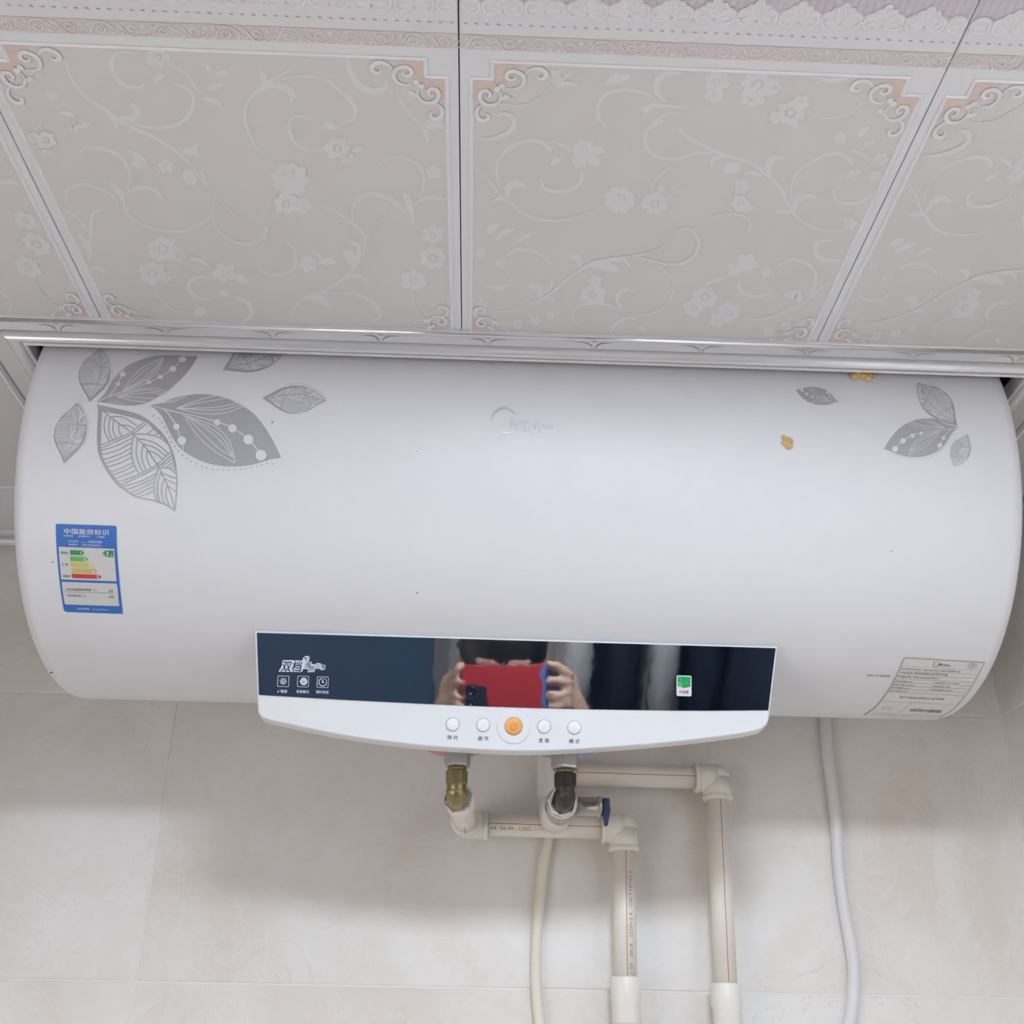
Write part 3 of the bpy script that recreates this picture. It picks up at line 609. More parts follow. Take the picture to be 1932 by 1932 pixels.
# the front strip runs on past both corners to the side walls (the bead and flat face)
t2 = trim('trim_2', (XO_L, Y_OPEN0), (XI_L, Y_OPEN1), (XO_L, YW), (XI_L, YW))
t3 = trim('trim_3', (XO_R, Y_OPEN0), (XI_R, Y_OPEN1), (XO_R, YW), (XI_R, YW))
t4 = trim('trim_4', (XL, YW-.022), (XL, YW), (XO_L+.001, YW-.022), (XO_L+.001, YW))
t5 = trim('trim_5', (XO_R-.001, YW-.022), (XO_R-.001, YW), (XR, YW-.022), (XR, YW))
t6 = trim('trim_6', (XR-.022, YB), (XR, YB), (XR-.022, YW-.02), (XR, YW-.02))
t7 = trim('trim_7', (XL+.022, YB), (XL, YB), (XL+.022, YW-.02), (XL, YW-.02))
def emboss(x, y, dirv, parent, mbx, s=1.0, t0=.56, wid=.029):
    """pair of curved leaves and a bud pressed in the flat of the strip; (x,y) foot, dirv along the strip, on the ceiling plane"""
    d = Vector((*dirv, 0)).normalized(); nrm = Vector((d.y, -d.x, 0))
    def S(a, b, off=0): p = Vector((x, y, 0)) + d*a*s + nrm*b*s; tt_ = t0 - b*s/wid; return (p.x, p.y, ZC-.0012-.0022*(tt_-.192)/.393-.00005-off+H)
    for sg in (-1, 1):
        L = [(sg*.0015, 0), (sg*.0040, .0052), (sg*.0105, .0082), (sg*.0200, .0080)]
        ribbon(mbx, L, .0009, S, 'both', 6, .0003)
    ribbon(mbx, [(.0016*math.cos(a), .0105+.0012*math.sin(a)) for a in [i*math.pi/5 for i in range(11)]], .0005, S, 'none', 2, .0003)
me_ = MB()
for px in (-85, 117, 318, 518, 720, 920, 1118, 1318, 1516, 1712, 1905):
    q = on_ceil(px, 590+px*.0345+32); emboss(q.x, Y_OPEN0+.0163, (1, 0), t1, me_, .80)
me_.build('embossing', M_ALUD, t1)
for tt, xo, s in ((t2, XO_L+.0253, 1), (t3, XO_R-.0253, -1)):
    me_ = MB()
    for i in range(5): emboss(xo, .845+.075*i, (0, s), tt, me_, 1.25, .55, .046)
    me_.build('embossing', M_ALUD, tt)
# ---------------------------------------------------------------- ceiling lamp (flat light panel above the photographer)
LX0, LX1, LY0, LY1 = S0, S0+PW, -.13, .17
lamp = tag(empty('ceiling_lamp', V((LX0+LX1)/2, (LY0+LY1)/2, ZC)), 'square white light panel set in the ceiling above the photographer', 'lamp')
mb = MB(); f = .014
for a, b in (((LX0+.001, LY0+.001), (LX1-.001, LY0+f)), ((LX0+.001, LY1-f), (LX1-.001, LY1-.001)), ((LX0+.001, LY0+f), (LX0+f, LY1-f)), ((LX1-f, LY0+f), (LX1-.001, LY1-f))):
    mb.box((*a, ZC-.004+H), (*b, ZC+.02+H))
mb.build('frame', M_SHEET, lamp)
mb = MB(); mb.box((LX0+.001, LY0+.001, ZC+.02+H), (LX1-.001, LY1-.001, ZC+.035+H)); mb.build('housing', M_SHEET, lamp)
mb = MB(); mb.box((LX0+f, LY0+f, ZC-.001+H), (LX1-f, LY1-f, ZC+.003+H)); mb.build('diffuser', mat('lamp_diffuser', (.9, .9, .9), .5, emit=(LAMP_COLOR, LAMP_POWER)), lamp)

# ================================================================= WATER HEATER
heater = tag(empty('water_heater', V(TX, TY, TZ)), 'large white cylindrical electric water heater with grey printed leaves, mounted high on the tiled wall', 'water heater')
mb = MB(); pr = []; rf = .013
for i in range(9): a = math.pi/2*i/8; pr.append((-TL+rf*(1-math.sin(a)), TR-rf+rf*math.cos(a)) if False else (-TL+rf-rf*math.cos(a), TR-rf+rf*math.sin(a)))
pr += [(t, TR) for t in (-.3, -.2, -.1, 0, .1, .2, .3)] + [(-t, r) for t, r in pr[::-1]]
mb.rev(V(TX, TY, TZ), (1, 0, 0), pr, 160, True, False); body = mb.build('tank_body', M_TANK, heater)
for sg in (-1, 1):
    mb = MB(); e = [(-.02, TR-rf), (0, TR-rf), (.004, TR-rf-.01), (.004, .12), (.002, .10), (.002, .03), (.0035, .02)]
    mb.rev(V(TX+sg*(TL-.001), TY, TZ), (sg, 0, 0), e, 96); mb.build('end_cap', M_PLASTIC, heater)
    mb = MB(); mb.box((TX+sg*.22-.02, TY+.05, TZ+.05+H), (TX+sg*.22+.02, YW-.001, TZ+.09+H)); mb.build('wall_bracket', M_STEEL, heater)
# ---- printed leaves
def xf(src, b0, t0, b1, t1_, wk=1, flip=1):
    b0, t0, b1, t1_ = map(Vector, (b0, t0, b1, t1_)); a = t0-b0; n = Vector((-a.y, a.x)); A = t1_-b1; N = Vector((-A.y, A.x))
    k = a.length_squared
    return lambda x, y: tuple(b1 + A*((Vector(src(x, y))-b0).dot(a)/k) + N*(flip*wk*(Vector(src(x, y))-b0).dot(n)/k))
z5 = lambda x, y: (180+x/9.2, 650+y/9.2); z6 = lambda x, y: (280+x/7.43, 730+y/7.43); z4 = lambda x, y: (170+x/8.05, 740+y/8.05); z7 = lambda x, y: (90+x/8.05, 650+y/8.05)
def leafB(T, s, name_m=M_LEAF, dots=True):
    o_ = [(30, 255), (190, 225), (330, 165), (480, 128), (700, 103), (900, 115), (1100, 165), (1230, 220), (1340, 280), (1500, 400), (1640, 580), (1760, 780), (1860, 990), (1700, 1020), (1500, 1080), (1300, 1110), (1100, 1115), (900, 1085), (700, 1020), (500, 905), (460, 870), (370, 760), (300, 640), (240, 510), (190, 410), (120, 330)]
    mb = MB(); q = [(30, 255)] + [tuple(p) for p in spline(o_[:13], 4)][1:] + [tuple(p) for p in spline(o_[12:], 4)][1:]
    fill(mb, [[T(*p) for p in q]], on_tank, .00025, 6)
    lf = mb.build('printed_leaf', name_m, heater)
    mw = MB(); R = lambda pts, w, tp='none': ribbon(mw, [T(*p) for p in pts], w*s, on_tank, tp, 5, .0004)
    R([(70, 265), (200, 310), (480, 375), (700, 420), (965, 495), (1170, 570), (1400, 735), (1540, 900), (1580, 960)], 15)
    for x, y, r in ((965, 500, 45), (1178, 583, 58), (1403, 740, 68), (1580, 960, 75), (395, 560, 44), (470, 755, 60)): disc(mw, *T(x, y), r*s, on_tank, .00045, 20)
    R([(210, 315), (290, 390), (390, 545), (440, 690), (475, 780), (487, 900)], 15)
    for L in ([(395, 303), (600, 225), (800, 160), (960, 122)], [(395, 303), (700, 230), (1100, 160)], [(395, 303), (750, 300), (1000, 280), (1245, 228)], [(395, 303), (800, 330), (1050, 320), (1290, 250)], [(395, 303), (700, 370), (950, 380), (1150, 350), (1325, 275)],
              [(490, 385), (600, 560), (740, 740), (900, 880), (1060, 980), (1215, 1070)], [(520, 400), (800, 690), (1000, 870), (1180, 980)], [(540, 410), (850, 620), (1000, 750), (1190, 990)], [(560, 415), (900, 540), (1060, 660), (1150, 800), (1200, 960), (1215, 1070)], [(560, 420), (900, 600), (1060, 740), (1190, 970)]): R(L, 11)
    for L in ([(190, 228), (330, 215), (450, 180), (545, 125)], [(210, 230), (380, 190), (510, 130)], [(200, 226), (340, 185), (470, 135)]): R(L, 7)
    mw.build('leaf_vein', M_TANK, lf)
    if dots:
        md = MB()
        for x, y in ((73, 408), (143, 444), (194, 500), (230, 567), (262, 634), (296, 702), (331, 772), (376, 835), (424, 897), (478, 954), (540, 1002), (604, 1047), (674, 1083), (747, 1113), (823, 1136), (900, 1155), (978, 1165), (1056, 1168), (1134, 1168), (1213, 1165), (1291, 1156), (1367, 1142), (1442, 1128), (1518, 1110), (1590, 1092), (1665, 1077), (1740, 1085)):
            disc(md, *T(x, y), 11*s, on_tank, .0003, 8)
        md.build('dotted_line', name_m, lf)
leafB(z6, 1/7.43)
def leafA(T, s):
    o1 = [(25, 1000), (150, 870), (250, 710), (330, 580), (480, 430), (600, 350), (800, 265), (1000, 210), (1200, 195), (1400, 195), (1770, 210)]
    o2 = [(1770, 210), (1700, 340), (1550, 530), (1400, 680), (1250, 810), (1050, 930), (930, 1000), (750, 1050), (560, 1060), (400, 1050), (180, 1010)]
    mb = MB(); fill(mb, [[T(*p) for p in [tuple(p) for p in spline(o1, 4)]+[tuple(p) for p in spline(o2, 4)][1:]]], on_tank, .00025, 6); lf = mb.build('printed_leaf', M_LEAF, heater)
    mw = MB(); R = lambda pts, w, tp='none': ribbon(mw, [T(*p) for p in pts], w*s, on_tank, tp, 5, .0004)
    R([(60, 990), (250, 905), (470, 830), (700, 760), (930, 665), (1130, 570), (1340, 430), (1515, 265)], 16)
    R([(240, 905), (300, 840), (390, 700), (440, 590), (480, 520), (497, 425)], 14)
    for x, y, r in ((930, 662, 42), (1130, 570, 50), (1345, 430, 60), (1515, 262, 64), (395, 687, 38), (478, 522, 54)): disc(mw, *T(x, y), r*s, on_tank, .00045, 20, r*s*.82)
    for L in ([(480, 815), (600, 620), (780, 440), (1000, 310), (1180, 230)], [(500, 810), (700, 590), (900, 430), (1165, 255)], [(510, 805), (780, 620), (1000, 440), (1160, 280)], [(520, 800), (850, 620), (1010, 480), (1155, 290)], [(540, 795), (900, 620), (1050, 500), (1130, 370), (1180, 235)],
              [(370, 905), (600, 820), (850, 770), (1050, 765), (1245, 825)], [(430, 900), (700, 820), (950, 800), (1215, 848)], [(480, 895), (800, 850), (1000, 845), (1170, 875)], [(380, 905), (700, 920), (1030, 945)], [(380, 905), (600, 970), (750, 995), (910, 1005)]): R(L, 12)
    mw.build('leaf_vein', M_TANK, lf)
    ml = MB(); fill(ml, [[T(*p) for p in spline([(190, 1005), (330, 980), (440, 1000), (505, 1050), (350, 1045)], 4, True)]], on_tank, .0004, 6); ml.build('leaf_vein', M_LEAFL, lf)
leafA(z5, 1/9.2)
def leafC(T, s):
    OUT = [(105, 190), (350, 240), (650, 310), (820, 380), (980, 500), (1130, 660), (1220, 820), (1290, 1020), (1320, 1250), (1325, 1450), (1295, 1810), (1150, 1720), (950, 1650), (700, 1595), (550, 1510), (400, 1390), (280, 1240), (160, 1020), (115, 850), (108, 600), (122, 300)]
    INN = [(183, 290), (500, 350), (830, 450), (960, 560), (1160, 760), (1225, 900), (1280, 1100), (1308, 1300), (1308, 1500), (1285, 1780), (1150, 1700), (950, 1630), (720, 1582), (560, 1485), (430, 1365), (300, 1180), (190, 1000), (167, 800), (170, 550)]
    mb = MB(); f = lambda P, k: [T(*p) for p in [tuple(p) for p in spline(P[:k+1], 4)]+[tuple(p) for p in spline(P[k:]+[P[0]], 4)][1:-1]]
    fill(mb, [f(OUT, 10), f(INN, 9)], on_tank, .00025, 6)
    LL = [[(195, 285), (400, 450), (560, 560), (650, 640), (780, 770), (880, 890), (1030, 1110), (1110, 1280), (1170, 1400), (1240, 1600), (1295, 1800)],
          [(170, 800), (400, 710), (620, 610), (830, 450)], [(170, 850), (420, 740), (640, 640), (860, 480)], [(175, 885), (400, 815), (640, 700)], [(185, 950), (400, 890), (630, 770)], [(200, 1025), (420, 955), (630, 850)], [(225, 1085), (440, 1010), (628, 920)], [(250, 1140), (450, 1075), (632, 990)], [(290, 1220), (480, 1150), (652, 1070)], [(320, 1270), (500, 1200), (675, 1115)], [(360, 1320), (540, 1255), (712, 1180)],
          [(405, 1370), (740, 1250), (1010, 1100), (1230, 905)], [(450, 1412), (800, 1260), (1030, 1130), (1250, 950)], [(475, 1440), (800, 1340), (1005, 1235)], [(530, 1490), (800, 1390), (980, 1300)], [(590, 1530), (800, 1450), (978, 1360)], [(660, 1560), (820, 1500), (975, 1425)], [(740, 1590), (860, 1550), (978, 1490)],
          [(660, 650), (630, 850), (650, 1050), (745, 1245)], [(725, 720), (700, 900), (730, 1050), (800, 1215)], [(810, 790), (785, 920), (800, 1060), (855, 1180)], [(868, 880), (862, 1000), (920, 1150)], [(660, 640), (850, 640), (1050, 690), (1200, 800)], [(730, 710), (900, 740), (1050, 810), (1190, 935)], [(810, 790), (980, 840), (1150, 975)], [(880, 890), (1000, 930), (1100, 1015)], [(900, 920), (1010, 1090)],
          [(245, 350), (215, 480), (230, 620), (295, 750)], [(305, 395), (285, 520), (300, 650), (350, 722)], [(362, 430), (345, 560), (395, 705)], [(437, 480), (440, 580), (480, 670)], [(310, 380), (450, 372), (580, 420), (720, 520)], [(490, 505), (580, 510), (680, 562)], [(865, 640), (970, 555)], [(980, 670), (1045, 605)], [(1060, 695), (1095, 655)],
          [(1050, 1125), (1245, 960)], [(1090, 1130), (1270, 1000)], [(1150, 1150), (1285, 1045)], [(1200, 1170), (1295, 1095)], [(1250, 1195), (1305, 1150)],
          [(1040, 1155), (980, 1350), (975, 1500), (1010, 1665)], [(1080, 1215), (1025, 1380), (1030, 1560), (1075, 1690)], [(1130, 1315), (1090, 1450), (1100, 1600), (1150, 1715)], [(1170, 1415), (1150, 1550), (1210, 1750)], [(1050, 1150), (1200, 1160), (1310, 1240)], [(1090, 1230), (1310, 1310)], [(1140, 1320), (1310, 1390)], [(1185, 1430), (1310, 1510)]]
    for i, L in enumerate(LL): ribbon(mb, [T(*p) for p in L], 14*s, on_tank, 'none', 4, .0003)
    mb.build('printed_leaf', M_LEAF, heater)
leafC(z4, 1/8.05)
def leafS(T, s, w=7, m=M_LEAF, dots=True):
    """small hatched leaf, thick edge towards its foot"""
    OUT = [(440, 890), (520, 980), (580, 1120), (600, 1260), (570, 1420), (490, 1570), (380, 1680), (245, 1810), (200, 1690), (140, 1560), (100, 1440), (100, 1320), (140, 1200), (220, 1090), (330, 1000)]
    INN = [(440, 908), (512, 990), (572, 1120), (588, 1260), (545, 1400), (470, 1540), (370, 1635), (265, 1745), (220, 1660), (160, 1540), (118, 1430), (114, 1320), (150, 1200), (228, 1098), (338, 1006)]
    mb = MB(); f = lambda P, k: [T(*p) for p in [tuple(p) for p in spline(P[:k+1], 4)]+[tuple(p) for p in spline(P[k:]+[P[0]], 4)][1:-1]]
    fill(mb, [f(OUT, 7), f(INN, 7)], on_tank, .00025, 6)
    LL = [[(440, 900), (460, 1100), (450, 1250), (400, 1450), (320, 1620), (262, 1750)], [(338, 1003), (380, 1110), (455, 1185)], [(362, 982), (400, 1070), (457, 1140)], [(390, 958), (420, 1050), (459, 1105)], [(418, 930), (432, 1010), (458, 1060)],
          [(508, 990), (460, 1060)], [(535, 1035), (462, 1105)], [(556, 1085), (458, 1185)], [(310, 1212), (313, 1330), (340, 1430), (395, 1475)], [(338, 1212), (345, 1330), (405, 1425)], [(370, 1212), (385, 1310), (418, 1370)], [(402, 1212), (412, 1260), (438, 1305)],
          [(580, 1230), (520, 1370), (405, 1465)], [(556, 1222), (500, 1340), (415, 1410)], [(528, 1218), (490, 1290), (432, 1350)], [(500, 1216), (445, 1300)], [(568, 1330), (510, 1380)], [(560, 1370), (495, 1400)], [(540, 1410), (470, 1440)],
          [(210, 1520), (225, 1620), (272, 1715)], [(235, 1520), (250, 1600), (290, 1680)], [(268, 1520), (280, 1590), (312, 1635)], [(305, 1520), (310, 1560), (330, 1590)], [(440, 1520), (390, 1600), (310, 1665)], [(405, 1520), (370, 1560), (330, 1600)],
          [(150, 1520), (320, 1510), (500, 1525)], [(140, 1505), (320, 1490), (510, 1500)], [(160, 1225), (320, 1212), (580, 1232)], [(170, 1210), (330, 1190), (580, 1215)], [(560, 1110), (500, 1175)], [(570, 1150), (490, 1190)]]
    for y, x0, x1 in ((1075, 245, 355), (1100, 222, 372), (1120, 205, 388), (1145, 190, 405), (1168, 178, 425)): LL.append([(x0, y), ((x0+x1)/2, y-6), (x1, y)])
    for y in range(1245, 1495, 27): LL.append([(118+abs(y-1370)*.12, y+6), (210, y-4), (314+max(0, y-1380)*.35, y)])
    for L in LL: ribbon(mb, [T(*p) for p in L], w*s, on_tank, 'none', 3, .0003)
    lf = mb.build('printed_leaf', m, heater)
    if dots:
        md = MB(); q = spline([(460, 880), (545, 985), (615, 1130), (632, 1290), (600, 1430), (555, 1525)], 6)
        for p in q: disc(md, *T(p.x, p.y), 5*s, on_tank, .0003, 6)
        md.build('dotted_line', m, lf)
B0, T0 = z7(245, 1810), z7(440, 890)
leafS(z7, 1/8.05)
leafS(xf(z7, B0, T0, z7(635, 875), z7(785, 60), 1.12), 1/8.05*.95)
leafS(xf(z7, B0, T0, (495, 751), (614, 757), .86, -1), 1/8.05)
leafS(xf(z7, B0, T0, (420, 698), (545, 640), .9), 1/8.05*1.2, dots=False)
z8 = lambda x, y: (1640+x/8.78, 710+y/8.78)
leafS(xf(z7, B0, T0, z8(1460, 825), z8(805, 105), .90, -1), 1/8.05*.95, dots=False)
leafS(xf(z7, B0, T0, z8(1635, 955), z8(1392, 1490), 1.1, -1), 1/8.05*.62, dots=False, m=M_LEAFL)
LB0, LB1 = z6(30, 255), z6(1860, 990)
leafB(xf(z6, LB0, LB1, z8(1485, 850), z8(240, 1207), 1.0, -1), 1/7.43*.56)
leafB(xf(z6, LB0, LB1, (1583, 758), (1501, 736), .78, 1), 1/7.43*.31, dots=False)
# ---- big faint logo on the drum
mb = MB(); ribbon(mb, [(928, 795), (932, 780), (944, 771), (956, 771), (966, 776), (975, 784)], 4.5, on_tank, 'both', 6); ribbon(mb, [(938, 811), (952, 817), (966, 814), (974, 806)], 4.0, on_tank, 'both', 6)
text(mb, 'Midea', 960, 813, 30, on_tank, .0004, (1, .033), (0, -1), False, 1.25, .02); mb.build('logo', M_LOGO, heater)
mb = MB(); fill(mb, [[tuple(p) for p in spline([(684, 850), (700, 838), (722, 836), (748, 848), (728, 860), (704, 861)], 5, True)]], on_tank, .0002, 6); mb.build('printed_leaf', mat('ghost_print', (.72, .72, .735), .3), heater)
# ---- energy label
zl = lambda x, y: (90+x/9.66, 970+y/9.66)
def lab(mb, pts, off, r=0): fill(mb, [[zl(*p) for p in pts]], on_tank, off, 6)
mb = MB(); lab(mb, [(147, 205), (160, 180), (185, 175), (1215, 212), (1245, 222), (1255, 250), (1262, 600), (1290, 1000), (1320, 1350), (1372, 1795), (1360, 1815), (345, 1780), (310, 1765), (290, 1720), (240, 1400), (200, 1050), (170, 700), (155, 450)], .0003)
elab = mb.build('energy_label', M_BLUE, heater); elab['label'] = 'blue and white energy label sticker'
mb = MB(); lab(mb, [(205, 590), (1218, 630), (1230, 850), (1258, 1220), (262, 1185), (250, 1170), (215, 800)], .0005); lab(mb, [(258, 1228), (1255, 1262), (1270, 1300), (1308, 1672), (330, 1640), (315, 1630), (280, 1420)], .0005); mb.build('label_field', M_PAPER, elab)
def bar(x, y, x1, h, m, num, nx, dark=False):
    mb = MB(); k = .03; lab(mb, [(x, y), (x1-h*.6, y+(x1-x)*k), (x1, y+h/2+(x1-x)*k), (x1-h*.6, y+h+(x1-x)*k), (x+6, y+h)], .0007); mb.build('grade_bar', m, elab)
    text(mt, num, *zl(nx, y+h-12+(nx-x)*k), 8.6, on_tank, .0009, (1, .033), (0, -1), True, 1.25, .012)
mt = MB()
bar(412, 652, 678, 84, M_G1, '1', 615); bar(415, 764, 750, 88, M_G2, '2', 675); bar(425, 872, 830, 84, M_Y1, '3', 775); bar(437, 982, 912, 84, M_Y2, '4', 840); bar(443, 1083, 988, 76, M_RED, '5', 922)
mb = MB(); lab(mb, [(1003, 712), (1060, 655), (1203, 660), (1207, 782), (1075, 776)], .0007); mb.build('grade_bar', M_G1, elab)
text(mt, '1', *zl(1098, 760), 12.5, on_tank, .0009, (1, .03), (0, -1), True, 1.3, .015); text(mt, '级', *zl(1172, 765), 4.5, on_tank, .0009, (1, .03), (0, -1), True)
text(mt, '中国能效标识', *zl(292, 348), 14.5, on_tank, .0008, (1, .033), (0, -.78), False, 1.0, .006)
text(mt, 'CHINA', *zl(292, 402), 4.2, on_tank, .0008, (1, .033), (0, -1), False, 1.4, .008); text(mt, 'ENERGY', *zl(570, 412), 4.2, on_tank, .0008, (1, .033), (0, -1), False, 1.4, .008); text(mt, 'LABEL', *zl(900, 425), 4.2, on_tank, .0008, (1, .033), (0, -1), False, 1.4, .008)
text(mt, '生产者名称', *zl(385, 503), 3.8, on_tank, .0008); text(mt, '规格型号', *zl(385, 562), 3.8, on_tank, .0008, sx=1.2)
text(mt, '美的厨卫电器', *zl(752, 510), 4.2, on_tank, .0008); text(mt, 'F60-30W2S(HEY)', *zl(640, 565), 3.8, on_tank, .0008, sx=1.25)
for x0, y0, x1, y1 in ((605, 510, 1000, 524), (608, 572, 1003, 586)): ribbon(mt, [zl(x0, y0), zl(x1, y1)], .35, on_tank, off=.0008)
text(mt, '有关信息请查', *zl(540, 1725), 3.9, on_tank, .0008); text(mt, 'www.energylabel.gov.cn', *zl(815, 1732), 3.2, on_tank, .0008)
mt.build('label_text', mat('label_white', (.75, .78, .82), .5), elab)
mt = MB()
text(mt, '耗能低', *zl(245, 712), 4.6, on_tank, .0008, bold=.008); text(mt, '中  等', *zl(258, 930), 4.6, on_tank, .0008, bold=.008); text(mt, '耗能高', *zl(280, 1138), 4.6, on_tank, .0008, bold=.008)
text(mt, '24小时固有能耗系数（ε）', *zl(345, 1380), 5.4, on_tank, .0008, (1, .03), (-.1, -.95), False, .98, .006); text(mt, '0.6', *zl(1120, 1412), 6.6, on_tank, .0008, (1, .03), bold=.008)
text(mt, '热水输出率（μ）', *zl(365, 1490), 5.2, on_tank, .0008, (1, .03), (-.1, -.95)); text(mt, '60%', *zl(1120, 1518), 6, on_tank, .0008, (1, .03))
ribbon(mt, [zl(305, 1402), zl(1245, 1438)], .45, on_tank, off=.0008); mt.build('label_text', M_INK, elab)
# ---- rating plate
zr = lambda x, y: (1610+x/7.155, 1210+y/7.155)
pts_out = [(683, 216), (1770, 282), (1720, 385), (1600, 600), (1500, 740), (1340, 915), (1250, 975), (1150, 1027), (150, 988), (300, 880), (430, 720), (530, 560), (610, 390)]
mb = MB(); fill(mb, [[zr(*p) for p in pts_out]], on_tank, .0002, 5); rp = mb.build('rating_plate', mat('plate_paper', (.70, .695, .70), .45), heater)
mt = MB(); RL = lambda P, w=3.4: ribbon(mt, [zr(*p) for p in P], w/7.155, on_tank, 'none', 4, .0005)
RL([(683, 216), (1200, 250), (1770, 282)], 5.5); RL([(683, 216), (610, 390), (530, 560), (430, 720), (300, 880), (150, 988)], 5.5); RL([(1770, 282), (1690, 430), (1600, 600), (1500, 740), (1340, 915), (1150, 1027)], 5.5)
for P in ([(640, 330), (1710, 387)], [(614, 392), (1682, 443)], [(588, 448), (1650, 495)], [(565, 500), (1612, 548)], [(540, 545), (1065, 567)], [(512, 590), (1035, 612)], [(490, 634), (1008, 656)], [(462, 678), (1480, 725)], [(1070, 570), (1580, 594)], [(1040, 614), (1550, 640)], [(1012, 660), (1515, 685)], [(375, 800), (1360, 850)], [(225, 960), (1200, 1000)], [(150, 988), (1150, 1027)], [(1090, 522), (975, 700)], [(775, 825), (610, 970)]): RL([P[0], ((P[0][0]+P[1][0])/2, (P[0][1]+P[1][1])/2), P[1]], 2.4)
up1, up2, up3 = (.45, -.82), (.6, -.62), (.85, -.42)
TT = lambda s, x, y, sz, up, sx=1.0, b=.01: text(mt, s, *zr(x, y-4), sz*.82/7.155, on_tank, .0006, (1, .05), up, False, sx, b)
ribbon(mt, [zr(*p) for p in ((1170, 285), (1130, 265), (1085, 285), (1075, 320), (1110, 335), (1150, 320), (1165, 300))], 1.1, on_tank, 'mid', 5, .0006)
TT('Midea', 1135, 328, 62, (.15, -.95), 1.4, .012)
for i in range(3): ribbon(mt, [zr(1592+i*22+14, 312), zr(1577+i*22, 318), zr(1572+i*22, 332), zr(1585+i*22+6, 340)], .6, on_tank, off=.0006)
ribbon(mt, [zr(1605+64*math.cos(a), 325+33*math.sin(a)) for a in [i*math.pi/8 for i in range(17)]], .7, on_tank, off=.0006)
TT('执行标准:GB 4706.1-1998 GB 4706.12-2006 能效等级:1级', 640, 378, 36, up1, 1.12); TT('产品名称: 密闭型储水式电热水器', 612, 430, 38, up1, 1.45); TT('产品型号: F60-30W2S(HEY)', 585, 482, 36, up1, 1.6)
TT('额定容量: 60L', 560, 540, 33, up2, 1.45); TT('额定功率: 3000W', 532, 585, 33, up2, 1.45); TT('额定频率: 50Hz', 506, 628, 33, up2, 1.45); TT('防水等级: IPX4', 482, 672, 33, up2, 1.45)
TT('额定压力: 0.75MPa', 1092, 562, 33, up2, 1.55); TT('电源类别: Ⅰ类', 1065, 610, 33, up2, 1.5); TT('额定电压: 220V~', 1038, 655, 33, up2, 1.55)
TT('本产品由保险公司承保', 610, 760, 46, up2, 1.6); TT('MEI-30720', 385, 882, 27, up3, 1.5); TT('NO. 320847', 360, 915, 25, up3, 1.5); TT('Midea', 860, 893, 20, up3, 1.5)
TT('美的集团厨卫电器制造有限公司  地址', 420, 992, 20, (.8, -.3), 1.3); TT('中国制造', 490, 1032, 26, (.8, -.3), 1.3)
for i in range(42):
    x = 785+i*10.2+random.uniform(-1, 1); y = 903+(x-785)*.055; ribbon(mt, [zr(x, y), zr(x-28, y+34)], random.choice((.35, .6, .9)), on_tank, off=.0006)
mt.build('plate_text', mat('plate_ink', (.20, .19, .17), .5), rp)
# caption that stood under the square code (the code itself is left out)
mt = MB(); text(mt, '微信扫一扫, 服务全知道', *zr(183, 462), 3.9, on_tank, .0005, (1, .05), (.3, -.9), False, 1.05, .01); mt.build('caption_text', mat('plate_ink', (.2, .2, .2)), heater)
# ---- specks
for x, y, r in ((514, 797, 1.8), (787, 852, 1.1), (787, 1118, 1.6), (1681, 1040, 1.3), (97, 1268, 2.4), (100, 1060, 1.7)): mb = MB(); disc(mb, x, y, r, on_tank, .0004, 8, r*.7); mb.build('speck', M_SPECK, heater)

# ---- control panel
def outline():
    L = [(480, 1190), (486, 1335)]
    L += [(487, 1345), (492, 1353), (501, 1358), (515, 1361)]
    L += [tuple(p) for p in spline([(515, 1361), (640, 1387), (780, 1406), (900, 1415), (1000, 1418), (1120, 1413), (1260, 1402), (1380, 1388), (1425, 1380)], 4)][1:]
    L += [(1438, 1376), (1447, 1368), (1451, 1357), (1453, 1340), (1467, 1220)]
    L += [tuple(Vector((1467, 1220)).lerp(Vector((480, 1190)), t)) for t in (.25, .5, .75)]
    return L
OL = outline(); F3 = [on_panel(*p) for p in OL]
def inset3(P, d):
    out = []; n = len(P)
    for i in range(n):
        a = (P[(i+1) % n]-P[i-1]).normalized(); s = a.cross(PN).normalized(); out.append(P[i]-s*d)
    return out
mb = MB(); n = len(F3)
ins = inset3(F3, .0012)
ctr = sum(F3, Vector())/n
if (ins[0]-ctr).length > (F3[0]-ctr).length: ins = inset3(F3, -.0012)
back = Vector((0, .012, 0))
R0 = [p+PN*.0 for p in ins]; R1 = [p-PN*.0012 for p in F3]; R2 = [p+back for p in R1]
mb.add(R0+R1+R2, [tuple(range(n))] + [(i, (i+1) % n, n+(i+1) % n, n+i) for i in range(n)] + [(n+i, n+(i+1) % n, 2*n+(i+1) % n, 2*n+i) for i in range(n)] + [tuple(range(2*n, 3*n))[::-1]], False)
panel = mb.build('control_panel', M_PLASTIC, heater); bm = bmesh.new(); bm.from_mesh(panel.data); bmesh.ops.recalc_face_normals(bm, faces=bm.faces); bm.to_mesh(panel.data); bm.free()
# housing that joins the panel to the drum
mb = MB(); Hs = [ctr.lerp(p, .93)+back*.9 for p in F3]
Hb = []
for p in Hs:
    zf = p.z-H; Hb.append(Vector((p.x*.98, 1.0, min(zf/p.y+.006, .31)+H)))
mb.add(Hs+Hb, [(i, (i+1) % n, n+(i+1) % n, n+i) for i in range(n)]+[tuple(range(n, 2*n))]); hs = mb.build('panel_housing', M_PLASTIC, heater)
bm = bmesh.new(); bm.from_mesh(hs.data); bmesh.ops.recalc_face_normals(bm, faces=bm.faces); bm.to_mesh(hs.data); bm.free()
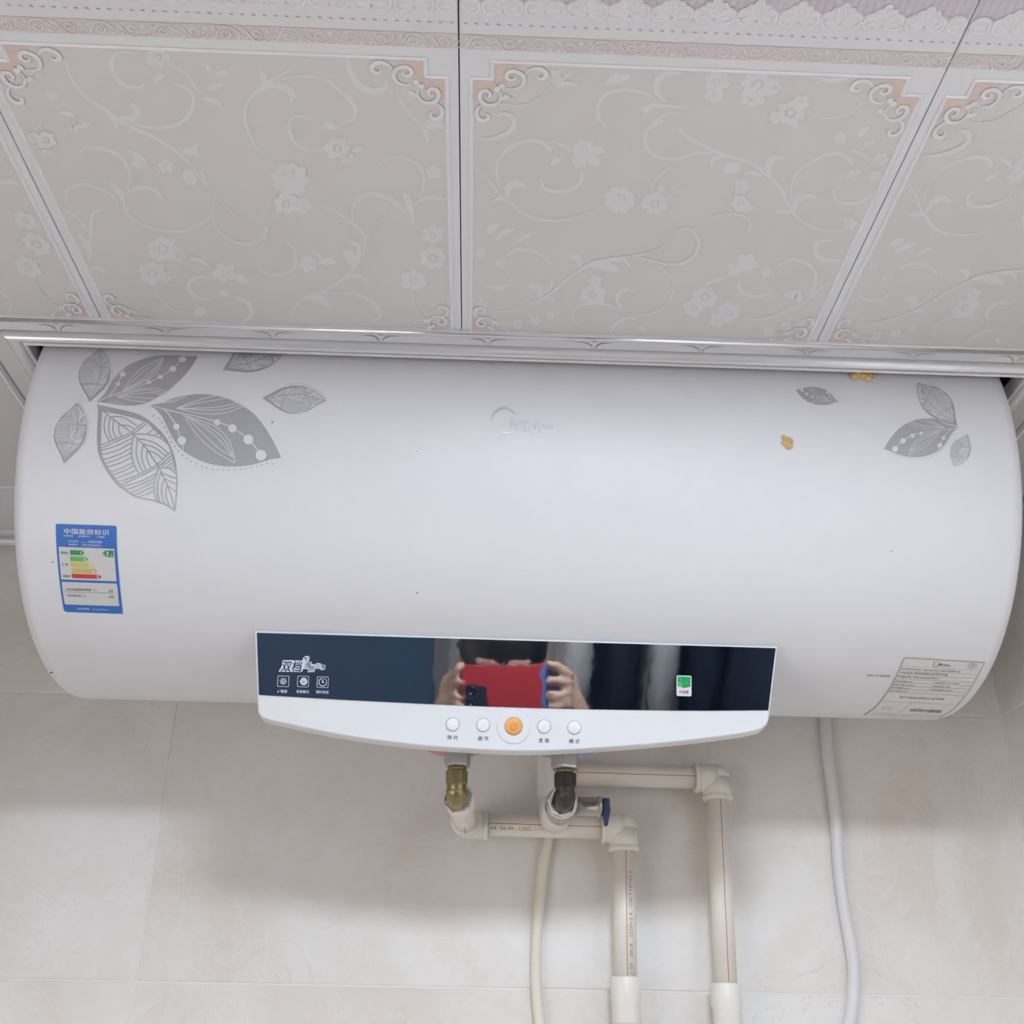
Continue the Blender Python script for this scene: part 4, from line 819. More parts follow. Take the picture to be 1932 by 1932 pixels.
# dark glass
G = [(485, 1194)] + [tuple(Vector((485, 1194)).lerp(Vector((1463, 1223)), t)) for t in (.25, .5, .75)] + [(1463, 1223), (1449, 1340)] + [tuple(p) for p in spline([(1449, 1340), (1273, 1340.5), (980, 1335), (700, 1323), (489, 1311)], 4)][1:]
mb = MB(); n = len(G); a = [on_panel(*p, .0006) for p in G]; b = [on_panel(*p, -.001) for p in G]
mb.add(a+b, [tuple(range(n))]+[(i, (i+1) % n, n+(i+1) % n, n+i) for i in range(n)]); gl = mb.build('display_glass', M_GLASS, heater); gl['label'] = 'dark blue glossy display strip'
bm = bmesh.new(); bm.from_mesh(gl.data); bmesh.ops.recalc_face_normals(bm, faces=bm.faces); bm.to_mesh(gl.data); bm.free()
# printed badge and icons on the glass
zp = lambda x, y: (500+x/12.075, 1220+y/12.075); SP = lambda x, y, off=0: on_panel(x, y, .0006+off)
mw = MB()
fill(mw, [[zp(*p) for p in [(310, 572), (380, 450), (405, 310), (640, 308), (660, 325), (690, 312), (850, 318), (880, 250), (930, 212), (1000, 218), (1025, 250), (1010, 300), (985, 335), (1065, 350), (1070, 400), (1130, 400), (1155, 430), (1160, 380), (1250, 375), (1290, 400), (1385, 408), (1388, 450), (1370, 520), (1300, 540), (1250, 510), (1160, 500), (1130, 580), (960, 585), (1000, 520), (880, 505), (840, 580)]]], SP, .0001, 40)
gl_w = mw.build('badge', M_INKW, gl)
mk = MB()
text(mk, '双档', *zp(355, 545), 23, SP, .0003, (1, .02), (.22, -.95), False, .86, .012)
text(mk, '速', *zp(890, 475), 13, SP, .0003, (1, .02), (.15, -1)); text(mk, '热', *zp(990, 560), 13, SP, .0003, (1, .02), (.15, -1)); text(mk, '引擎', *zp(1150, 500), 10, SP, .0003, (1, .02), (.1, -1))
for x, y, r in ((928, 265, 24), (990, 260, 14), (950, 315, 14), (893, 308, 9)): disc(mk, *zp(x, y), r/12, SP, .0003, 14)
mk.build('badge_text', M_NAVYP, gl)
mw = MB()
for cx, cy in ((420, 790), (870, 795), (1317, 810)):
    P = [];
    for qx, qy, a0 in ((1, -1, -90), (1, 1, 0), (-1, 1, 90), (-1, -1, 180)):
        for k in range(5): an = math.radians(a0+k*22.5); P.append((qx*105+26*math.cos(an), qy*100+26*math.sin(an)))
    sk = lambda p, e: zp(cx+(p[0]*e)-(p[1]*e)*.05, cy+p[1]*e+p[0]*.03)
    fill(mw, [[sk(p, 1) for p in P], [sk(p, .92) for p in P]], SP, .0001, 40)
for k in range(6):
    a = k*math.pi/3; ribbon(mw, [zp(420+(28+t*55)*math.cos(a+t*1.5), 790+(28+t*55)*math.sin(a+t*1.5)) for t in (0, .25, .5, .75, 1)], 1.6, SP, 'mid', 3, .0001)
ribbon(mw, [zp(410+22*math.cos(a), 800+22*math.sin(a)) for a in [i*math.pi/6 for i in range(13)]], 1.0, SP, off=.0001)
fill(mw, [[zp(885+82*math.cos(a), 795+88*math.sin(a)) for a in [i*math.pi/12 for i in range(24)]]], SP, .0001, 40); fill(mw, [[zp(780, 790), zp(830, 770), zp(825, 830)]], SP, .0001, 40)
ribbon(mw, [zp(1318+88*math.cos(a), 810+88*math.sin(a)) for a in [math.radians(d) for d in range(20, 275, 15)]], 1.6, SP, off=.0001)
for d in (285, 305, 325, 345, 5): disc(mw, *zp(1318+88*math.cos(math.radians(d)), 810+88*math.sin(math.radians(d))), .9, SP, .0001, 8)
ribbon(mw, [zp(1315, 755), zp(1315, 815)], 1.8, SP, off=.0001); ribbon(mw, [zp(1308, 815), zp(1355, 818)], 1.8, SP, off=.0001)
text(mw, 'e⁺增容', *zp(280, 1045), 6.6, SP, .0001, (1, .03), (.03, -1), False, 1.0, .01); text(mw, '变容模式', *zp(713, 1050), 6.1, SP, .0001, (1, .03), (.03, -1), False, 1, .01); text(mw, '预约洗浴', *zp(1160, 1058), 6.1, SP, .0001, (1, .03), (.03, -1), False, 1, .01)
mw.build('icon_print', M_INKW, gl)
mk = MB(); text(mk, '60L', *zp(845, 812), 4, SP, .0003, (1, .03), (0, -1), False, 1, .02); ribbon(mk, [zp(840, 760), zp(885, 750), zp(930, 762)], .5, SP, off=.0003); ribbon(mk, [zp(845, 835), zp(885, 845), zp(925, 837)], .5, SP, off=.0003); mk.build('icon_print', M_NAVYP, gl)
# green sticker on the glass
zs = lambda x, y: (1260+x/27.6, 1260+y/27.6)
def rrect(x0, y0, x1, y1, r, sk=.02):
    P = []
    for cx, cy, a0 in ((x1-r, y0+r, -90), (x1-r, y1-r, 0), (x0+r, y1-r, 90), (x0+r, y0+r, 180)):
        for k in range(5): an = math.radians(a0+k*22.5); x = cx+r*math.cos(an); P.append((x, cy+r*math.sin(an)+(x-x0)*sk))
    return P
mb = MB(); fill(mb, [[zs(*p) for p in rrect(440, 388, 1225, 1465, 80, .03)]], SP, .0003, 40); stk = mb.build('sticker', mat('sticker_white', (.62, .63, .68), .4), gl); stk['label'] = 'small white and green sticker'
mb = MB(); fill(mb, [[zs(*p) for p in [(500, 480), (540, 445), (1130, 470), (1170, 500), (1165, 985), (850, 1055), (500, 965)]]], SP, .0004, 40); mb.build('sticker_print', M_G3, stk)
mb = MB(); fill(mb, [[zs(*p) for p in spline([(505, 740), (640, 740), (730, 860), (740, 980), (510, 950)], 4, True)]], SP, .0005, 40); ribbon(mb, [zs(520, 560), zs(600, 520), zs(680, 620), zs(720, 720)], 2.2, SP, 'both', 5, .0005); ribbon(mb, [zs(830, 850), zs(900, 800), zs(1050, 800)], 1.6, SP, 'both', 5, .0005); mb.build('sticker_print', M_G4, stk)
mb = MB(); text(mb, '沙浴速', *zs(575, 1315), 6.2, SP, .0005, (1, .02), (0, -1), False, .95, .02); mb.build('sticker_text', mat('sticker_red', (.45, .05, .12), .5), stk)
# buttons and their captions
def button(x, y, r, h, m, name='button'):
    mb = MB(); c = on_panel(x, y, -.001); s = 1/2117.8*(Vector(c)-Vector((0, 0, H))).dot(CF); R = r*s
    mb.rev(c, PN, [(0, R), (h+.001-.0008, R), (h+.001-.0002, R-.0004), (h+.001, R-.0012), (h+.0013, R*.5), (h+.0014, .0002)], 32, True, True); b_ = mb.build(name, m, heater)
    mg = MB(); mg.rev(on_panel(x, y, .0), PN, [(0, R+.0006), (.00015, R+.0006), (.00016, R)], 32, True, True); mg.build('button_gap', mat('gap_grey', (.46, .45, .45), .7), b_)
    return b_, R
for x, y in ((854, 1367), (911.5, 1368), (1026.5, 1371), (1083.5, 1373)): button(x, y, 12, .0012, M_BTN)
mb = MB(); c = on_panel(969, 1372, 0); mb.rev(c, PN, [(-.001, .0138), (.00003, .0138), (.00010, .0122), (.00012, .0078)], 40, True, True); mb.build('button_seat', M_PLASTIC, heater)
pb, R = button(969, 1370, 16, .0018, M_ORANGE, 'power_button'); pb['label'] = 'orange round power button'
mb = MB(); S2 = lambda x, y, off=0: on_panel(x, y, .0034+off)
ribbon(mb, [(969+6*math.sin(a), 1370-6*math.cos(a)) for a in [math.radians(d) for d in range(35, 330, 20)]], 1.2, S2, off=.0); ribbon(mb, [(969, 1361.5), (969, 1369)], 1.2, S2, off=0); mb.build('power_symbol', mat('symbol', (.62, .28, .09), .5), pb)
for s, x, y in (('预 约', 854, 1395), ('调 节', 911.5, 1397), ('变 容', 1026, 1400.5), ('模 式', 1083.5, 1402)): mb = MB(); text(mb, s, x, y, 9.2, on_panel, .0003, (1, .03), (0, -1), True, .98, .006); mb.build('button_text', M_INK, heater)
# coloured rings round the two outlets
RINGL = V(-.020, .975, .2510); RINGR = V(.0777, .975, .2510)
for c, m, nm in ((RINGL, M_PINK, 'pink outlet ring'), (RINGR, M_VIOL, 'violet inlet ring')):
    mb = MB(); mb.rev(c, (0, 0, 1), [(0, .0265), (.0015, .0290), (.012, .0300), (.0121, .012)], 40); o = mb.build('port_ring', m, heater); o['label'] = nm

# ================================================================= FITTINGS AND PIPES
def hexp(mb, c, d, r, l, n=6):
    mb.rev(c, d, [(0, r*.93), (l*.08, r), (l*.92, r), (l, r*.93)], n, False, True)
def connector(x, m_b, label, rn):
    t = tag(empty('pipe_connector', V(x, .969, .235)), label, 'pipe fitting')
    mb = MB(); hexp(mb, V(x, .969, .2338), (0, 0, 1), rn, .030); mb.build('hex_nut', M_NUT, t, bevel=.0006)
    mb = MB(); mb.rev(V(x, .969, .2285), (0, 0, 1), [(0, .0078), (.007, .0078)], 24); mb.build('neck', M_BRASS, t)
    mb = MB(); mb.rev(V(x, .969, .2185), (0, 0, 1), [(0, .0082), (.0006, .0100), (.0105, .0102), (.0125, .0090)], 8, False); mb.build('collar', m_b, t, bevel=.0008)
    mb = MB(); pts = [V(x, .969, .2205)]+[V(x, .969+.0095*(1-math.cos(a)), .2165-.0095*math.sin(a)+.002) for a in [i*math.pi/16 for i in range(9)]]+[V(x, .992, .2090)]
    mb.tube(pts, .0082, 20); mb.sphere(V(x, .9705, .2130), .0090); mb.build('elbow_bend', m_b, t)
    mb = MB(); hexp(mb, V(x, .9845, .2112), (0, 1, 0), .0112, .012); mb.build('hex_end', m_b, t, bevel=.0006)
    return t
connector(-.0178, M_BRASS, 'aged brass elbow under a steel nut, at the heater outlet with the pink ring', .0118)
connector(.0757, M_DARKB, 'blackened brass elbow under a steel nut, above the safety valve', .0130)
# white pipe run on the left
ZP = .2155; YP = 1.1560; RP = .0112; RF = .0148
def pipe_run(name, label): return tag(empty(name, V(0, YP, 0)), label, 'pipe')
def elbow(mb, c, d1, d2, r=RF, l=.0225):
    c = Vector(c); d1 = Vector(d1).normalized(); d2 = Vector(d2).normalized()
    pts = [c+d1*l]+[c+d1*(.012*(1-t))**1*1.0+d2*(.012*t) for t in ()]
    mb.rev(c, d1, [(0, r*.97), (l, r*.97)], 28); mb.rev(c, d2, [(0, r*.97), (l, r*.97)], 28); mb.sphere(c, r*.97, (1, 1, 1), 28, 18); P = [c+d1*l, c+d1*.011]
    for k in range(1, 6):
        t = k/6; P.append((c+d1*.011)*(1-t)**2 + c*2*t*(1-t)*1.0 + (c+d2*.011)*t**2)
    P += [c+d2*.011, c+d2*l]
    for d in (d1, d2): mb.rev(c+d*(l-.0045), d, [(0, r*.97), (.0008, r*1.03), (.0040, r*1.03), (.0046, r*.98), (.0047, RP)], 28)
def stripe(p0, p1, ang, parent, r=RP, w=.0006):
    """thin coloured line along a pipe"""
    p0, p1 = Vector(p0), Vector(p1); d = (p1-p0).normalized(); f = Vector((0, -1, 0)); s = d.cross(f).normalized(); nrm = f*math.cos(ang)+s*math.sin(ang); t = d.cross(nrm).normalized()
    mb = MB(); q = nrm*(r+.00012)
    mb.add([p0+q-t*w/2, p0+q+t*w/2, p1+q+t*w/2, p1+q-t*w/2], [(0, 1, 2, 3)]); mb.build('red_stripe', M_REDL, parent)
def pipe_text(s, p0, d, ang, size, parent, upsign=1, r=RP, sx=1.2):
    p0 = Vector(p0); d = Vector(d).normalized(); f = Vector((0, -1, 0)); sd = d.cross(f).normalized()
    S_ = None
    def S(x, y, off=0): a = ang+(-y)/r; return p0 + d*x + (f*math.cos(a)+sd*math.sin(a))*(r+.00015)
    mb = MB(); text(mb, s, 0, 0, size, S, 0, (1, 0), (0, upsign), False, sx, 0, step=.0007); mb.build('pipe_lettering', mat('faded_ink', (.30, .29, .28), .6), parent)
A = V(-.0107, YP, .2215)            # wall elbow left
C1 = V(.1490, YP, .2205)            # corner
D1 = V(.1470, YP, .073)
pL = pipe_run('water_pipe', 'cream water pipe with a red stripe, lower of the two, from the left outlet')
mb = MB(); mb.rev(V(-.0150, .996, .2135), (.02, 1, .05), [(0, .0105), (.001, .0128), (.020, .0132), (.040, .0130), (.046, .0122), (.060, .0112), (.075, .0108)], 28); mb.build('threaded_adapter', M_FIT, pL)
mb = MB(); mb.rev(V(-.0156, .9925, .2135), (.02, 1, .03), [(0, .0115), (.006, .0125), (.009, .0122)], 6, False); mb.build('adapter_hex', M_NUT, pL)
mb = MB(); mb.tube([V(-.0135, 1.05, .2152), A], RP*.95, 24); mb.build('pipe', M_PIPE, pL)
mb = MB(); elbow(mb, A, (0, -1, 0), (1, 0, 0)); mb.build('elbow', M_FIT, pL)
mb = MB(); mb.tube([A+Vector((.012, 0, 0)), C1-Vector((.012, 0, 0))], RP, 28); mb.build('pipe', M_PIPE, pL)
mb = MB(); elbow(mb, C1, (-1, 0, 0), (0, 0, -1)); mb.build('elbow', M_PIPE, pL)
mb = MB(); mb.tube([C1-Vector((0, 0, .012)), D1], RP, 28); mb.build('pipe', M_PIPE, pL)
def coupling(c, parent, low=.035):
    mb = MB(); mb.rev(Vector(c)+Vector((0, 0, .0065)), (0, 0, -1), [(0, RP), (.0001, RF-.0006), (.001, RF), (.020, RF), (.022, RF-.0012), (.040, RF-.0008), (.0415, RF-.0018)], 32); mb.build('coupling', M_FIT, parent)
    mb = MB(); mb.rev(Vector(c)-Vector((0, 0, .035)), (0, 0, -1), [(0, .0095), (.004, .0095), (.005, .012), (.014, .012), (.015, .0095), (.05, .0095)], 32); mb.build('threaded_tail', M_CHROME, parent)
coupling(D1+Vector((0, 0, .002)), pL)
stripe(A+Vector((.023, 0, 0)), C1-Vector((.023, 0, 0)), .05, pL)
stripe(C1-Vector((0, 0, .023)), D1, -.05, pL); stripe(V(-.0115, 1.095, .2172), V(-.0110, 1.135, .2176), 0, pL) if False else None
mb = MB(); mb.add([V(-.0112-.0003, 1.095, .2290-.0215), V(-.0112+.0003, 1.095, .2290-.0215), V(-.0105+.0003, 1.134, .2290-.0213), V(-.0105-.0003, 1.134, .2290-.0213)], [(0, 1, 2, 3)]); mb.build('red_stripe', M_REDL, pL)
pipe_text('44  06:49 . L002———', A+Vector((.025, 0, 0)), C1-A, .62, .0052, pL)
pipe_text('上好   PP-R   D20×3.4   GB/T18742.2', D1+(C1-D1)*.055, C1-D1, .62, .0055, pL, 1, sx=1.15)
# second run
pR = pipe_run('water_pipe', 'cream water pipe with a red stripe, higher of the two, behind the valve')
E0 = V(.0772, YP, .2747); E1 = V(.0780, YP, .2330); C2 = V(.2470, YP, .2737); D2 = V(.2430, YP, .0690)
mb = MB(); elbow(mb, E0, (1, 0, 0), (0, 0, -1)); mb.build('elbow', M_FIT, pR)
mb = MB(); mb.rev(V(.0772, YP, .250), (0, 0, 1), [(0, RF), (.001, RF+.0008), (.016, RF+.0008), (.040, RF+.0008), (.046, RF-.002), (.0475, .002)], 32); mb.build('tee_body', M_FIT, pR)
mb = MB(); elbow(mb, E1, (0, 0, 1), (0, -1, 0), RF, .020); mb.build('elbow', M_FIT, pR)
mb = MB(); mb.rev(V(.0765, 1.055, .2215), (.02, 1, .06), [(0, .0128), (.03, .0140), (.06, .0150), (.085, .0150)], 28); mb.build('threaded_adapter', M_FIT, pR)
mb = MB(); mb.tube([E0+Vector((.01, 0, 0)), C2-Vector((.012, 0, 0))], RP, 28); mb.build('pipe', M_PIPE, pR)
mb = MB(); elbow(mb, C2, (-1, 0, 0), (0, 0, -1)); mb.build('elbow', M_PIPE, pR)
mb = MB(); mb.tube([C2-Vector((0, 0, .012)), D2], RP, 28); mb.build('pipe', M_PIPE, pR); coupling(D2+Vector((0, 0, .002)), pR)
stripe(E0+Vector((.023, 0, 0)), C2-Vector((.023, 0, 0)), .05, pR); stripe(C2-Vector((0, 0, .023)), D2, -.08, pR)
# wall clips hold the runs
for p, par in ((V(.148, 1.17, .11), pL), (V(.2445, 1.17, .15), pR)): pass
# safety valve
sv = tag(empty('safety_valve', V(.0765, 1.02, .215)), 'chrome safety valve with a side outlet and dark blue lever', 'valve')
mb = MB(); mb.rev(V(.0755, .997, .2125), (.03, 1, .05), [(0, .0105), (.002, .0138), (.010, .0146), (.013, .0140), (.016, .0148), (.030, .0150), (.034, .0143), (.056, .0128)], 32); mb.build('valve_body', M_CHROME, sv)
mb = MB(); mb.rev(V(.0755, .9940, .2120), (0, 1, 0), [(0, .0120), (.0012, .0132), (.0035, .0134), (.0045, .0118)], 7, False); mb.build('thread_tape', M_TAPE, sv)
mb = MB(); so = V(.086, 1.018, .2130); mb.rev(so, (1, 0, 0), [(0, .0085), (.0215, .0085), (.0225, .0092), (.0255, .0092), (.0265, .0080)], 32); mb.build('side_outlet', mat('dull_steel', (.46, .42, .38), .38, metal=.8, bump=(200, .2, .3, .0006)), sv)
mb = MB(); Sx = lambda x, y, off=0: so + Vector((x, 0, 0)) + Vector((0, -math.cos(y/.0085-.05), math.sin(y/.0085-.05)))*(.0087)
text(mb, '15.07AMY', .0078, -.001, .0052, Sx, 0, (1, 0), (0, 1), False, .58, .008, step=.0008); mb.build('engraving', M_INK, sv)
mb = MB(); lx = so.x+.0265
mb.add([(lx, 1.010, .2195+H), (lx+.006, 1.010, .2195+H), (lx+.0072, 1.012, .2090+H), (lx+.0045, 1.013, .1960+H), (lx+.0015, 1.013, .1960+H), (lx+.0005, 1.011, .2070+H)] +
       [(lx, 1.026, .2195+H), (lx+.006, 1.026, .2195+H), (lx+.0072, 1.024, .2090+H), (lx+.0045, 1.019, .1960+H), (lx+.0015, 1.019, .1960+H), (lx+.0005, 1.025, .2070+H)],
       [(0, 1, 2, 3, 4, 5), (11, 10, 9, 8, 7, 6)]+[(i, i+6, (i+1) % 6+6, (i+1) % 6) for i in range(6)]); lv = mb.build('lever', M_NAVYP, sv, bevel=.0008); lv['label'] = 'dark blue plastic lever'
# drain hose and power cable
def wire(name, pts, r, m, label, cat, Y):
    P = [at_y(px, py, Y) for px, py in pts]; cv = []
    for i in range(len(P)-1):
        p0 = P[max(i-1, 0)]; p1 = P[i]; p2 = P[i+1]; p3 = P[min(i+2, len(P)-1)]
        for k in range(8):
            t = k/8; cv.append(.5*((2*p1)+(p2-p0)*t+(2*p0-5*p1+4*p2-p3)*t*t+(3*p1-p0-3*p2+p3)*t**3))
    cv.append(P[-1]); mb = MB(); mb.tube(cv, r, 14); return tag(mb.build(name, m), label, cat)
wire('drain_hose', [(1042, 1535), (1036, 1578), (1024, 1640), (1016, 1720), (1011, 1800), (1013, 1880), (1020, 1950), (1030, 2050)], .0055, M_HOSE, 'thin cream drain hose hanging down behind the lower horizontal pipe', 'hose', YW-.0062)
wire('power_cable', [(1556, 1290), (1557, 1360), (1562, 1430), (1572, 1500), (1579, 1580), (1583, 1640), (1594, 1720), (1606, 1790), (1611, 1840), (1608, 1900), (1599, 1950), (1585, 2050)], .0062, M_CABLE, 'white power cable hanging down the wall from behind the heater, right of the pipes', 'cable', YW-.0070)
# foam blobs
def blob(name, c, r, sc, label, n=9, seed=1):
    rd = random.Random(seed); mb = MB()
    for i in range(n): mb.sphere(Vector(c)+Vector((rd.uniform(-1, 1)*r*sc[0], rd.uniform(-1, 1)*r*sc[1], rd.uniform(-1, 1)*r*sc[2])), r*rd.uniform(.25, .5), (1, .6, 1), 10, 7)
    return tag(mb.build(name, M_FOAM), label, 'foam')
blob('foam_blob', on_tank(1484, 834, .0002), .0058, (.75, .1, .7), 'dab of dried yellow foam on the drum front, below the lone small leaf', 12, 3)
blob('foam_blob', V(*(on_tank(1630, 712, .001)-Vector((0, 0, H)))), .0075, (1.2, .1, .25), 'yellow foam squeezed out under the ceiling trim above the drum', 10, 5)
q = at_y(1918, 775, .80)
blob('foam_blob', V(XI_R+.008, .838, .5262), .0050, (.9, .6, .2), 'brown-yellow foam bit on the right ceiling trim', 7, 8)

# ================================================================= BEHIND THE LENS (seen in the dark glass)
d1 = struct(empty('door_1', V(-.48, YB, -H)))
mb = MB(); mb.box((-.84, YB, 0), (-.12, YB+.03, 2.02)); mb.build('door_leaf', M_DOOR, d1, bevel=.003)
mb = MB()
for a, b in (((-.88, 0), (-.84, 2.06)), ((-.12, 0), (-.08, 2.06)), ((-.84, 2.02), (-.12, 2.06))): mb.box((a[0], YB, a[1]), (b[0], YB+.045, b[1]))
mb.build('door_frame', M_DOORF, d1)
mb = MB(); mb.tube([(-.20, YB+.03, 1.0), (-.20, YB+.07, 1.0), (-.30, YB+.07, 1.0)], .009, 12); mb.build('door_handle', M_STEEL, d1)
def garment(name, x, y, z, w, l, m, label, cat, seed, dep=.05):
    rd = random.Random(seed); mb = MB(); n = 36; rows = 14; vs = []
    for j in range(rows+1):
        t = j/rows
        for i in range(n):
            a = 2*math.pi*i/n; ww = w/2*(.62+.38*min(1, t*3.5)) ; f = 1+.10*math.sin(a*7+seed)*t+.05*math.sin(a*13+t*4)
            vs.append((x+dep*math.sin(a)*f*(.5+.5*t), y+ww*math.cos(a)*f, z-l*t-.03*(1-abs(math.cos(a)))*0-.05*abs(math.cos(a))*(1-t)))
    fs = [(j*n+i, j*n+(i+1) % n, (j+1)*n+(i+1) % n, (j+1)*n+i) for j in range(rows) for i in range(n)]+[tuple(range(n))]
    root = tag(empty(name, (x, y, z)), label, cat); mb.add(vs, fs, True); mb.build('body', m, root)
    for sg in (-1, 1):
        s = MB(); s.tube([(x, y+sg*w*.30, z-.06), (x+.01, y+sg*w*.47, z-.14), (x, y+sg*w*.50, z-l*.65)], [.026, .034, .030], 16); s.build('sleeve', m, root)
    return root
rail = tag(empty('clothes_rail', (.36, YB+.25, 1.80)), 'steel clothes rail fixed between brackets on the wall behind the photographer', 'rail')
mb = MB(); mb.tube([(.02, YB+.25, 1.80), (.555, YB+.25, 1.80)], .009, 14); mb.build('bar', M_STEEL, rail)
for x in (.05, .53): mb = MB(); mb.tube([(x, YB+.002, 1.80), (x, YB+.25, 1.80)], .007, 10); mb.build('bracket', M_STEEL, rail)
for (nm, x, m, lb, cat, sd, ww) in (('shirt', .205, M_CLW, 'white shirt at the left end of the rail behind the photographer', 'shirt', 5, .32), ('jacket', .300, M_CLN, 'dark navy jacket between two white shirts on the rail', 'jacket', 3, .34), ('shirt', .392, M_CLW, 'white shirt between the navy jacket and the black coat', 'shirt', 9, .32), ('coat', .485, M_CLN, 'black coat at the right end of the rail', 'coat', 8, .34)):
    g_ = garment(nm, x, YB+.25, 1.745, ww, .66, m, lb, cat, sd, .038)
    h = MB(); h.tube([(x, YB+.25, 1.812), (x+.012, YB+.25, 1.806), (x+.012, YB+.25, 1.792), (x, YB+.25, 1.785), (x, YB+.25, 1.76)], .0018, 8); h.tube([(x, YB+.25-ww*.3, 1.715), (x, YB+.25, 1.76), (x, YB+.25+ww*.3, 1.715)], .003, 8); h.build('hanger', M_STEEL, g_)
towel = garment('towel', -.74, YB+.10, 1.60, .10, .5, M_CLG, 'dark green towel hanging on the blue door', 'towel', 11, .02)
cur = tag(empty('reflection_curtain', (.555, -.55, 1.95)), 'dark navy curtain added along the right wall behind the photographer to darken the reflection in the glass', 'curtain')  # curtain added so that the glass reflects dark towards its right end
mb = MB(); nn_ = 90; P_ = [(.548+.012*math.sin(i*.9), -.90+.80*i/nn_) for i in range(nn_+1)]
mb.add([(x, y, z) for z in (.25, .9, 1.5, 1.93) for x, y in P_], [(k*(nn_+1)+i, k*(nn_+1)+i+1, (k+1)*(nn_+1)+i+1, (k+1)*(nn_+1)+i) for k in range(3) for i in range(nn_)], True); cc = mb.build('curtain_cloth', M_CLN, cur); so_ = cc.modifiers.new('t', 'SOLIDIFY'); so_.thickness = .001
mb = MB(); mb.tube([(.548, -.94, 1.95), (.548, -.06, 1.95)], .008, 12); mb.build('curtain_rod', M_STEEL, cur)
# phone: its back faces the heater, lens end at left
PHC = CR*.052 + CU*.006 - CF*.0072
def ph(a, b, c): p = PHC + CR*a + CU*b + CF*c; return (p.x, p.y, p.z+H)
phone = tag(empty('phone', ph(0, 0, 0)), 'smartphone in a red case held up in both hands', 'phone')
def rbox(mb, a0, a1, b0, b1, c0, c1, r=.008):
    P = []
    for cx, cy, s0 in ((a1-r, b0+r, -90), (a1-r, b1-r, 0), (a0+r, b1-r, 90), (a0+r, b0+r, 180)):
        for k in range(6): an = math.radians(s0+k*18); P.append((cx+r*math.cos(an), cy+r*math.sin(an)))
    n = len(P); mb.add([ph(x, y, c0) for x, y in P]+[ph(x, y, c1) for x, y in P], [tuple(range(n))[::-1], tuple(range(n, 2*n))]+[(i, (i+1) % n, n+(i+1) % n, n+i) for i in range(n)])
mb = MB(); rbox(mb, -.080, .080, -.039, .039, -.0045, .0040, .010); mb.build('case', M_CASE, phone, bevel=.001)
mb = MB(); rbox(mb, .050, .078, -.037, .037, .0040, .0044, .006); mb.build('case_patch', M_CASEB, phone)
mb = MB(); rbox(mb, -.075, .075, -.035, .035, -.0050, -.0045, .008); mb.build('screen', M_BLK, phone)
mb = MB(); rbox(mb, -.078, -.040, -.030, .008, .0040, .0050, .008); mb.build('camera_bump', mat('bump', (.02, .025, .04), .2), phone)
for a, b in ((-.068, -.001), (-.068, -.020), (-.0525, -.0105)):
    if abs(a+.052) < .003: continue
    mb = MB(); c = Vector(ph(a, b, .0050)); mb.rev(c, CF, [(0, .0065), (.0012, .0065), (.0013, .0050), (.0004, .0048)], 24); mb.build('lens', M_BLK, phone)
# photographer
person = tag(empty('person', (.06, -.36, 0)), 'person in a dark shirt standing and holding up a phone with both hands', 'person')
def remesh(o, vox, sm=3, f=.6):
    r = o.modifiers.new('r', 'REMESH'); r.mode = 'VOXEL'; r.voxel_size = vox; r.use_smooth_shade = True
    s = o.modifiers.new('s', 'SMOOTH'); s.iterations = sm; s.factor = f
PX = .06; HC = Vector((PX-.02, -.30, 1.580))
mb = MB()
mb.sphere(HC+Vector((0, 0, .035)), .088, (.86, 1.05, .95)); mb.sphere(HC+Vector((0, .018, -.03)), .066, (.86, .95, 1.15)); mb.sphere(HC+Vector((0, .045, -.085)), .028, (1.1, .8, .8))
mb.capsule(HC+Vector((0, .088, .005)), HC+Vector((0, .104, -.028)), .009, .013); mb.sphere(HC+Vector((-.011, .094, -.031)), .008); mb.sphere(HC+Vector((.011, .094, -.031)), .008)
for s in (-1, 1):
    mb.sphere(HC+Vector((s*.079, 0, -.005)), .024, (.35, .7, 1.25)); mb.sphere(HC+Vector((s*.036, .064, -.03)), .022)
    mb.capsule(HC+Vector((s*.018, .084, .026)), HC+Vector((s*.046, .074, .026)), .008, .006)
mb.capsule(HC+Vector((0, -.01, -.06)), Vector((PX, -.36, 1.38)), .052, .060)
SH = 1.365
mb.capsule((PX-.10, -.37, SH-.02), (PX+.10, -.37, SH-.02), .075, .075); mb.capsule((PX-.06, -.37, 1.32), (PX-.05, -.36, 1.05), .105, .095); mb.capsule((PX+.06, -.37, 1.32), (PX+.05, -.36, 1.05), .105, .095); mb.capsule((PX-.07, -.37, .95), (PX+.07, -.37, .95), .105, .105)
for s in (-1, 1):
    mb.capsule((PX+s*.09, -.37, .92), (PX+s*.10, -.35, .50), .088, .058); mb.capsule((PX+s*.10, -.35, .50), (PX+s*.11, -.38, .10), .056, .038)
    mb.capsule((PX+s*.11, -.40, .045), (PX+s*.12, -.22, .03), .040, .030)
hands = {}
